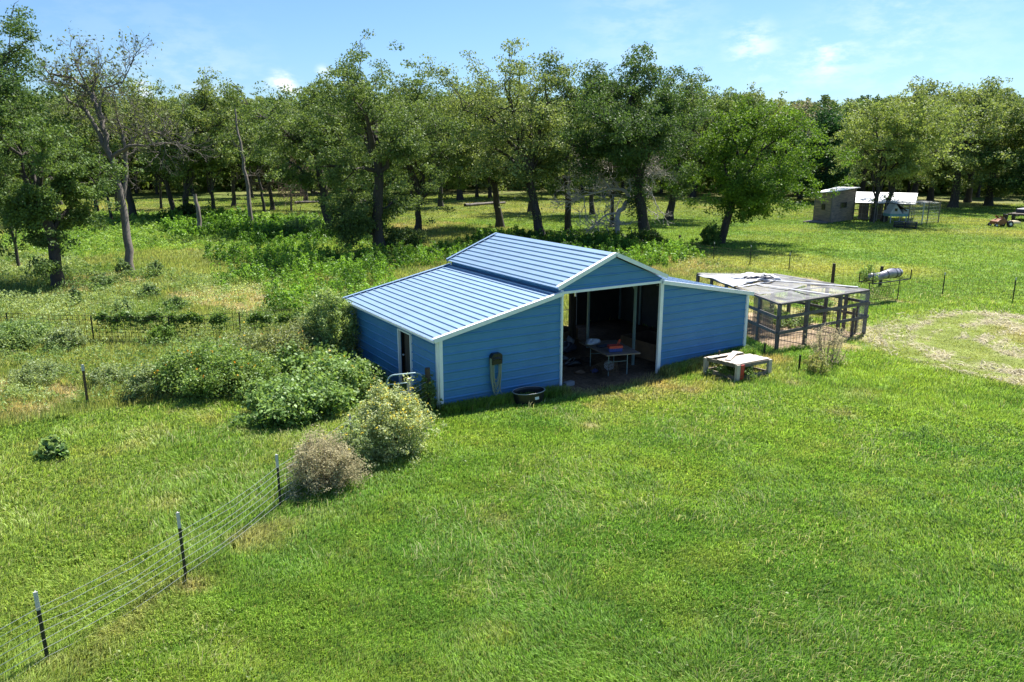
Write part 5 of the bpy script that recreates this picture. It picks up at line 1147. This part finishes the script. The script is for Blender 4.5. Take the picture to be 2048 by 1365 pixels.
dead_tree('dead_tree', (1232, 480), [[(1232, 480), (1235, 450), (1236, 427), (1250, 410), (1257, 400), (1250, 383), (1240, 379)], [(1240, 379), (1220, 377), (1203, 356), (1180, 346), (1159, 353)], [(1220, 377), (1196, 383), (1170, 392), (1159, 397)],
    [(1250, 383), (1257, 377), (1274, 360), (1284, 336), (1301, 330), (1318, 319)], [(1257, 400), (1271, 390), (1297, 383), (1308, 397)], [(1236, 427), (1215, 428), (1203, 436), (1186, 454)], [(1203, 356), (1195, 335), (1180, 325)], [(1240, 379), (1225, 350), (1215, 335)], [(1274, 360), (1262, 335), (1255, 325)]],
    [(.23, .11), (.10, .04), (.07, .035), (.10, .04), (.10, .04), (.09, .035), (.07, .03), (.08, .03), (.08, .03)], 'bare pale dead tree with twisted spreading branches before the dark oak', 7, pmat('bleached_wood', (.55, .50, .46), .8, noise=.3), 1.5, .05, 3)
dead_tree('dead_stump', (403, 470), [[(403, 470), (397, 430), (390, 388)]], [(.19, .14)], 'leaning dead stump of a tree in the green weeds at left', 8, M['barkpale'], 0)
dead_tree('withered_tree', (583, 422), [[(583, 422), (582, 400), (580, 375), (578, 350)], [(580, 375), (560, 360), (548, 362)], [(580, 378), (600, 365), (612, 372)], [(578, 350), (565, 338), (552, 345)], [(578, 350), (592, 338), (606, 345)], [(579, 365), (566, 352), (550, 350)], [(579, 362), (594, 350), (608, 352)]], [(.12, .05), (.05, .015), (.05, .015), (.05, .015), (.05, .015), (.05, .015), (.05, .015)], 'brown withered tree with a drooping bare crown in the left wood', 9, pmat('withered_twigs', (.24, .17, .12), .9, noise=.3), 2.4, .045, 3, .5)
for (u0, v0, u1, v1, r_, lb) in ((930, 414, 1010, 408, .22, 'fallen log lying in the sunny gap of the wood'), (590, 409, 640, 407, .18, 'pale fallen log left of the tallest oak')):
    a, b_ = at(u0, v0), at(u1, v1); tb = Tubes(); P = wander(a+[0, 0, .2], b_+[0, 0, .15], 8, .03, np.random.default_rng(u0)); tb.add(P-a, np.linspace(r_, r_*.6, 8), 8); o = tb.build('log', M['barkpale'], None); o.location = tuple(a); tag(o, lb, 'log')

# ------------------------------------------------------------------ bushes and weeds
def bush(name, u, v, wpx, hpx, label, colr, alt, n, ls, seed, flowers=0, mat='weedleaf', cat='bush', stems=26, up=.5, squash=.75, aspect=.5, dry=0, soft=1, dw=None, fcol=(.85, .66, .06), spiky=0):
    p = at(u, v); S_ = depth(p)/FPX; Wm, Hm = wpx*S_/2, hpx*S_*1.02
    # the pixel row is the near foot of the bush; its middle stands farther back
    p = p+np.array([FW[0], FW[1], 0])/np.hypot(FW[0], FW[1])*Wm*.6
    root = empty(name, (p[0], p[1], hz(p[0], p[1])), 0, label, cat); rg_ = np.random.default_rng(seed)
    Hm = max(.15, Hm-Wm*.6*.30)
    tb = Tubes(); T = []
    ns = stems
    for i in range(ns):
        az = rg_.random()*6.283; rad = math.sqrt(rg_.random()); s0 = np.array([math.cos(az)*rad*Wm*.45, math.sin(az)*rad*Wm*.45, -.03]); hh = Hm*(1-.45*rad**2)*(.8+.3*rg_.random())
        e = np.array([math.cos(az)*rad*Wm*(.85+.25*rg_.random()), math.sin(az)*rad*Wm*(.85+.25*rg_.random())*(dw or 1), hh]); q = wander(s0, e, 6, .07, rg_); tb.add(q, np.linspace(.014, .004, 6)*max(1, S_*60), 4)
        for k in (1, 2, 3, 4, 5): T.append(q[k]+rg_.normal(size=3)*.05*Wm)
        T.append(q[5]); T.append(q[4])
    tb.build('stems', M['hay'] if False else (M['wood'] if dry else M['stem']), root)
    # leafy shell and inside
    m_ = int(ns*4); az = rg_.random(m_)*6.283; el = np.arcsin(rg_.random(m_)); rr3 = .75+.35*rg_.random(m_)
    lump_ = .92+.2*np.sin(az*3+seed)+.16*np.sin(az*5+el*5+seed)+.12*rg_.normal(size=m_)
    sh = np.column_stack([np.cos(az)*np.cos(el)*Wm*rr3*lump_, np.sin(az)*np.cos(el)*Wm*rr3*lump_*(dw or 1), np.sin(el)*Hm*rr3*lump_*.95+.03])
    T = np.vstack([np.array(T), sh]); ci = rg_.integers(0, len(T), n); sp = .085*min(Wm, Hm*1.6)
    pos = T[ci]+rg_.normal(size=(n, 3))*sp*[1, 1, .8]; 
    if spiky: pos[:, 2] += rg_.random(n)*spiky*(hash2(ci, ci*7, 3))
    ok = pos[:, 2] > .0; pos = pos[ok]; ci = ci[ok]
    cl = rg_.random(len(T)); a_, b_ = np.array(colr), np.array(alt); cc = a_+(b_-a_)*(cl[ci]*.65+rg_.random(len(pos))*.35)[:, None]; cc *= 1.3*(.65+.7*rg_.random(len(pos)))[:, None]
    leaf_object('leaves', pos, np.full(len(pos), ls), cc, M[mat], root, rg_, up, aspect)
    if flowers:
        top_ = T[T[:, 2] > Hm*.45]; ci = rg_.integers(0, len(top_), flowers); fp = top_[ci]*[1.04, 1.04, 1.03]+rg_.normal(size=(flowers, 3))*.06; fp[:, 2] += .05
        fv = []; 
        pos5 = np.repeat(fp, 5, 0)+rg_.normal(size=(flowers*5, 3))*.014; leaf_object('flowers', pos5, np.full(len(pos5), ls*.62), np.repeat(np.array(fcol)[None, :], len(pos5), 0), M['petal'], root, rg_, .8, .8)
    return root
M['stem'] = pmat('green_stem', (.10, .12, .04), .8); M['petal'] = leafmat('petal', .25, .6, .2, (1.1, 1.0, .6))
GW, GWA = (.13, .19, .075), (.30, .36, .19)      # greyish pale leaves
GG, GGA = (.08, .16, .03), (.19, .29, .07)
BL_, BLA = (.09, .17, .04), (.22, .32, .11)
bush('flowering_bush', 775, 925, 152, 140, 'pale leaved bush full of small yellow flowers at the left front corner of the barn', (.19, .25, .11), (.46, .50, .27), 26000, .055, 21, 260, stems=60, up=.5)
bush('dry_bush', 640, 995, 135, 118, 'grey brown dried out bush beside the near wire fence', (.23, .20, .11), (.48, .44, .27), 22000, .042, 22, 12, stems=60, dry=1, mat='hay', cat='bush', aspect=.4)
bush('green_bush', 705, 958, 75, 110, 'small green leafy bush between the dry bush and the flowering bush', GW, GWA, 6000, .052, 23, 14, stems=24)
bush('wild_sunflower_bush', 395, 800, 215, 105, 'broad dark green bush with scattered orange flowers in the left weeds', GG, (.22, .30, .10), 24000, .075, 24, 60, stems=60, fcol=(.8, .38, .03))
bush('wild_sunflower_bush', 570, 748, 190, 95, 'dusty green bush with dry flower heads left of the barn wall', (.10, .15, .05), (.26, .28, .13), 20000, .07, 25, 50, stems=50, fcol=(.55, .35, .1))
bush('wild_sunflower_bush', 285, 800, 90, 70, 'low grey green bush at the left end of the flowering weeds', GW, GWA, 7000, .06, 26, 12, stems=26)
bush('tall_bush', 660, 735, 110, 150, 'tall green bush growing against the back left corner of the barn', (.13, .20, .06), (.30, .38, .15), 22000, .07, 27, 0, stems=50)
bush('vine_mound', 585, 848, 215, 78, 'low mound of broad bright green leaves left of the flowering bush', BL_, BLA, 21000, .082, 28, 0, stems=50, aspect=.85, up=.9)
bush('vine_mound', 665, 808, 170, 82, 'mound of broad pale green leaves between the barn wall and the weeds', BL_, (.26, .36, .13), 19000, .08, 29, 22, stems=46, aspect=.8, up=.9, fcol=(.7, .5, .1))
bush('vine_mound', 600, 765, 190, 70, 'broad leaved green mound just behind the sprawling one', BL_, BLA, 12000, .095, 30, 8, stems=40, aspect=.8, up=.8)
bush('shade_bush', 735, 790, 75, 60, 'dark weedy bush in the shade of the left barn wall', (.06, .11, .03), (.12, .2, .05), 6000, .07, 31, 0, stems=24)
bush('shade_bush', 850, 835, 50, 80, 'dark green weeds at the foot of the timber corner post', (.07, .12, .035), (.15, .22, .07), 4000, .05, 32, 8, stems=18)
bush('left_bush', 20, 700, 130, 55, 'green leafy bush at the left edge before the mesh fence', (.10, .18, .05), (.22, .30, .12), 15000, .08, 33, 0, stems=40)
bush('left_bush', 118, 705, 75, 50, 'grey green bush just left of the first mesh fence post', GW, GWA, 8000, .07, 34, 0, stems=30)
bush('squash_plant', 95, 925, 55, 45, 'small squash plant with lobed leaves alone in the left grass', (.09, .19, .05), (.26, .34, .15), 900, .12, 35, 0, stems=12, aspect=.9)
bush('left_bush', 322, 690, 60, 45, 'little green bush at the second mesh fence post', GG, GGA, 4500, .06, 36, 0, stems=20)
bush('round_shrub', 375, 443, 34, 40, 'dark round shrub at the foot of the rounded oak', (.03, .06, .015), (.06, .10, .03), 5000, .16, 37, 0, stems=20)
bush('round_shrub', 1425, 492, 42, 44, 'leafy shrub at the foot of the lone field oak', (.06, .12, .025), (.14, .23, .05), 4500, .13, 38, 0, stems=20)
bush('round_shrub', 1292, 492, 70, 32, 'dark green shrub at the foot of the big dark oak', (.04, .08, .02), (.08, .14, .035), 5500, .14, 39, 0, stems=20)
for i, (u, v, a, b_, lb) in enumerate([(200, 582, 42, 34, 'small bluish shrub left of the half dead tree foot'), (245, 556, 30, 36, 'small shrub touching the foot of the half dead tree'), (308, 556, 32, 34, 'small round shrub right of the half dead tree foot'), (345, 626, 40, 32, 'small grey green shrub above the second mesh fence post'), (243, 628, 36, 28, 'small shrub above the mesh fence between its first two posts'), (150, 612, 26, 30, 'tiny shrub on the rough ground at left'), (295, 600, 40, 26, 'low green shrub in the middle of the dry left ground'), (588, 478, 50, 44, 'upright shrub near the leaning oak')]):
    bush('small_shrub', u, v, a, b_, lb, (.09, .15, .06), (.20, .28, .13), 2600, .085, 50+i, 0, stems=14, group=None) if False else bush('small_shrub', u, v, a, b_, lb, (.09, .15, .06), (.20, .28, .13), 2600, .085, 50+i, 0, stems=14)
bush('dry_weed', 1665, 735, 85, 80, 'dry brown seed headed weed in front of the garden pen', (.30, .25, .14), (.46, .40, .25), 2600, .05, 70, 0, stems=26, dry=1, mat='hay')
bush('dry_weed', 1640, 750, 50, 40, 'low green and straw weed left of the dry brown one', (.18, .22, .07), (.35, .33, .15), 1800, .05, 71, 0, stems=16)
rp = rack.location; b1 = bush('potted_weed', 1737, 612, 40, 34, 'leafy green plant growing through the left end of the black rack', (.12, .22, .05), (.28, .38, .12), 1500, .06, 72, 0, stems=12); b1.location = (rp[0]-.05, rp[1]+.05, RHt+.05)
for i, (u, v, a, b_, lb) in enumerate([(1590, 655, 95, 26, 'sprawling pale green plants inside the near corner of the pen'), (1550, 640, 60, 24, 'dark green plants in the shaded side of the pen'), (1640, 628, 60, 40, 'tall green plants at the back of the pen'), (1605, 600, 50, 26, 'green plants under the netting at the back of the pen')]):
    bush('pen_plants', u, v, a, b_, lb, (.10, .19, .05), (.30, .38, .16), 3500, .07, 80+i, 0, stems=24, up=.9, aspect=.7)
bush('frame_weeds', 1478, 757, 84, 36, 'dark green weeds growing inside the plank cold frame', (.05, .11, .025), (.16, .24, .07), 7000, .05, 88, 0, stems=20, up=.8)
bush('thicket_bush', 480, 790, 130, 80, 'dark green bush joining the flowered bush to the vine mound', GG, (.22, .30, .10), 12000, .07, 41, 20, stems=36, fcol=(.8, .5, .05))
bush('thicket_bush', 640, 700, 130, 75, 'dusty green bush above the vine mounds near the barn corner', (.10, .16, .05), (.24, .30, .12), 13000, .065, 42, 14, stems=36)
bush('thicket_bush', 470, 725, 120, 60, 'grey green bush behind the flowered bush', (.12, .17, .06), (.27, .31, .15), 9000, .065, 43, 14, stems=30)
bush('thicket_bush', 520, 812, 110, 45, 'low leafy green bush at the left foot of the vine mound', BL_, BLA, 7000, .08, 44, 0, stems=26, up=.8, aspect=.7)
bush('thicket_bush', 210, 775, 90, 45, 'sparse grey green bush right of the lone rusty post', GW, GWA, 4000, .06, 45, 0, stems=20)
bush('thicket_bush', 60, 770, 110, 45, 'sparse pale green bush at the left edge behind the grass', GW, GWA, 5000, .06, 46, 0, stems=22)
# the vine creeping along the mesh fence
for i, (u0, u1) in enumerate(((200, 262), (262, 330), (345, 408), (425, 455), (500, 545), (560, 600))):
    rg_ = np.random.default_rng(90+i); a, b_ = at(u0, 682), at(u1, 681); n = int((u1-u0)*22); t_ = rg_.random(n); pos = a+(b_-a)*t_[:, None]; pos[:, 2] = .80+rg_.normal(size=n)*.07+.08*np.sin(t_*9+i); pos[:, :2] += rg_.normal(size=(n, 2))*.07
    dr = rg_.random(n) < .18; pos[dr, 2] -= rg_.random(dr.sum())*.5
    cc = np.array((.07, .15, .03))+(np.array((.12, .14, .05)))*rg_.random(n)[:, None]; o = leaf_object('fence_vine', pos-a, np.full(n, .075), cc, M['weedleaf'], None, rg_, .5, .8); o.location = tuple(a)
    tag(o, ['dark vine on the fence top nearest the first post', 'dark vine trailing on the fence left of the second post', 'dark vine on the fence just right of the second post', 'short tuft of vine on the fence left of the third post', 'vine tuft on the fence right of the third post', 'last vine tuft on the fence near the barn side'][i], 'vine')

# ------------------------------------------------------------------ uncountable weeds
rg = np.random.default_rng(17)
def weeds(name, polys, npl, per, hgt, ls, c0_, c1_, label, upright=True, extra=None, aspect=.32):
    X = []; Y = []
    for P in polys:
        lo, hi = P.min(0), P.max(0); area = (hi-lo).prod(); k = int(npl*area)
        k = min(k, 90000); x = lo[0]+(hi[0]-lo[0])*rg.random(k); y = lo[1]+(hi[1]-lo[1])*rg.random(k)
        wx = x+(fbm(x, y, 2.2, 3, 21)-.5)*2.6; wy = y+(fbm(x, y, 2.2, 3, 22)-.5)*3.0
        q = inpoly(wx, wy, P) & (fbm(x, y, 1.6, 3, 23) > (extra if extra else .30)); X.append(x[q]); Y.append(y[q])
    X = np.concatenate(X); Y = np.concatenate(Y)
    out = ~((X > -.15) & (X < 11.1) & (Y > -.3) & (Y < 6.6)) & ~inpoly(X, Y, P_CAGE)
    X, Y = X[out], Y[out]; n = len(X); hh = hgt*np.clip(-.15+1.9*fbm(X, Y, 1.1, 3, 24), .12, 1.5)*(.75+.5*rg.random(n)); cn = fbm(X, Y, 1.8, 3, 25)
    t_ = rg.random((n, per))**.75; az = rg.random((n, per))*6.283; rad = (.035+.085*(1-t_))*(1+hgt)*(.5+rg.random((n, per)))
    lx_, ly_ = (rg.random((n, 1))-.5)*.3, (rg.random((n, 1))-.5)*.3
    px = X[:, None]+np.cos(az)*rad+lx_*t_*hh[:, None]; py = Y[:, None]+np.sin(az)*rad+ly_*t_*hh[:, None]; pz = height(X, Y)[:, None]+.02+t_*hh[:, None]
    pos = np.stack([px, py, pz], -1).reshape(-1, 3); d = np.hypot(pos[:, 0]-CAM[0], pos[:, 1]-CAM[1]); sz = ls*np.maximum(1, d*.0011/ls*2.6)
    mixv = np.clip((cn[:, None]-.35)*2.2+(t_-.5)*.35+(rg.random((n, per))-.5)*.5, 0, 1).reshape(-1, 1)
    cc = np.array(c0_)*(1-mixv)+np.array(c1_)*mixv; cc *= 1.3*(.65+.7*rg.random(len(cc)))[:, None]
    o = leaf_object(name, pos, sz, cc, M['weedleaf'], None, rg, .15, aspect); tag(o, label, 'weeds', kind='stuff'); print(name, len(pos)); return o
weeds('tall_weeds', P_TALL, 4.6, 60, .82, .12, (.055, .13, .02), (.20, .35, .05), 'tall bright green weeds in dense patches behind and left of the barn', aspect=.5)
P_RL = [W([(-500, 690), (200, 690), (560, 680), (690, 650), (700, 720), (560, 770), (330, 800), (200, 815), (-500, 900)]), W([(-500, 560), (60, 520), (400, 560), (640, 600), (690, 650), (400, 690), (-500, 690)]), P_LUSH]
weeds('low_weeds', P_RL[:2], 15, 14, .55, .09, (.11, .19, .05), (.33, .40, .18), 'low mixed weeds and dry stems over the rough ground at left', extra=.40)
weeds('lush_weeds', [P_RL[2]], 6, 18, .45, .12, (.12, .22, .04), (.24, .36, .08), 'lush pale green weeds before the left wood', extra=.36)
weeds('edge_weeds', [W([(1340, 520), (1440, 525), (1520, 548), (1500, 560), (1380, 560), (1330, 545)]), W([(1560, 560), (1660, 585), (1740, 600), (1720, 610), (1600, 590)])], 8, 10, .4, .08, (.16, .22, .06), (.34, .36, .15), 'thin weeds along the field fence behind the pen', extra=.4)
# broad little weeds and pale seed stalks scattered in the lawn
x, y, r = polar(3600, 7, 34, 1.6); _, L, D = zones(x, y); k = (fbm(x, y, 1.7, 3, 71) > .57) & (D > .8); x, y, r = x[k], y[k], r[k]; n = len(x); per = 9
az = rng.random((n, per))*6.283; rd = .02+.09*rng.random((n, per)); pos = np.stack([x[:, None]+np.cos(az)*rd, y[:, None]+np.sin(az)*rd, height(x, y)[:, None]+.05+.06*rng.random((n, per))], -1).reshape(-1, 3)
cc = np.array([.20, .30, .06])*(.5+.7*rng.random(len(pos)))[:, None]
tag(leaf_object('lawn_weeds', pos, np.full(len(pos), .05), cc, M['weedleaf'], None, rng, .6, .5), 'small broad leaved weeds dotted through the lawn', 'weeds', kind='stuff')
x, y, r = polar(22000, 7, 40, 1.7); c, L, D = zones(x, y); k = (fbm(x, y, 2.3, 3, 73) > .5) & (D > .8); x, y, r = x[k], y[k], r[k]
tag(blade_mesh('seed_stalks', x, y, r, np.full(len(x), .20), np.tile(np.array([[.46, .46, .22]]), (len(x), 1)), 2, M['grass'], True, wf=.6, lean=.8), 'thin pale seed stalks standing above the lawn', 'grass', kind='stuff')
# cuttings raked into swaths on the mowed circle
n = 60000; a = rg.random(n)*6.283; rr = 7.2*np.sqrt(rg.random(n)); X = RING_C[0]+rr*np.cos(a); Y = RING_C[1]+rr*np.sin(a); _, dr = ring(X, Y); k = rg.random(n) < dr*.32; X, Y = X[k], Y[k]
pos = np.column_stack([X, Y, height(X, Y)+.015+.05*rg.random(len(X))]); cc = np.array([.50, .455, .32])*(.6+.7*rg.random(len(X)))[:, None]
tag(leaf_object('hay_litter', pos, np.full(len(X), .20), cc, M['hay'], None, rg, 2.2, .16), 'dry grey cuttings lying in curved rows on the mowed circle', 'hay', kind='stuff')
# seeding grass against the walls, where no mower reaches
x = np.concatenate([rg.random(1300)*3.7, X2+rg.random(1200)*3.7, -.5+rg.random(500)*.5]); y = np.concatenate([-.10-rg.random(1300)**1.6*.35, -.10-rg.random(1200)**1.6*.4, rg.random(500)*2]); r = np.hypot(x-CAM[0], y-CAM[1])
c, _, _ = zones(x, y); tag(blade_mesh('wall_grass', x, y, r, np.full(len(x), .24), c*.9, 6, M['grass'], True, lean=.5), 'uncut long grass along the foot of the barn front', 'grass', kind='stuff')
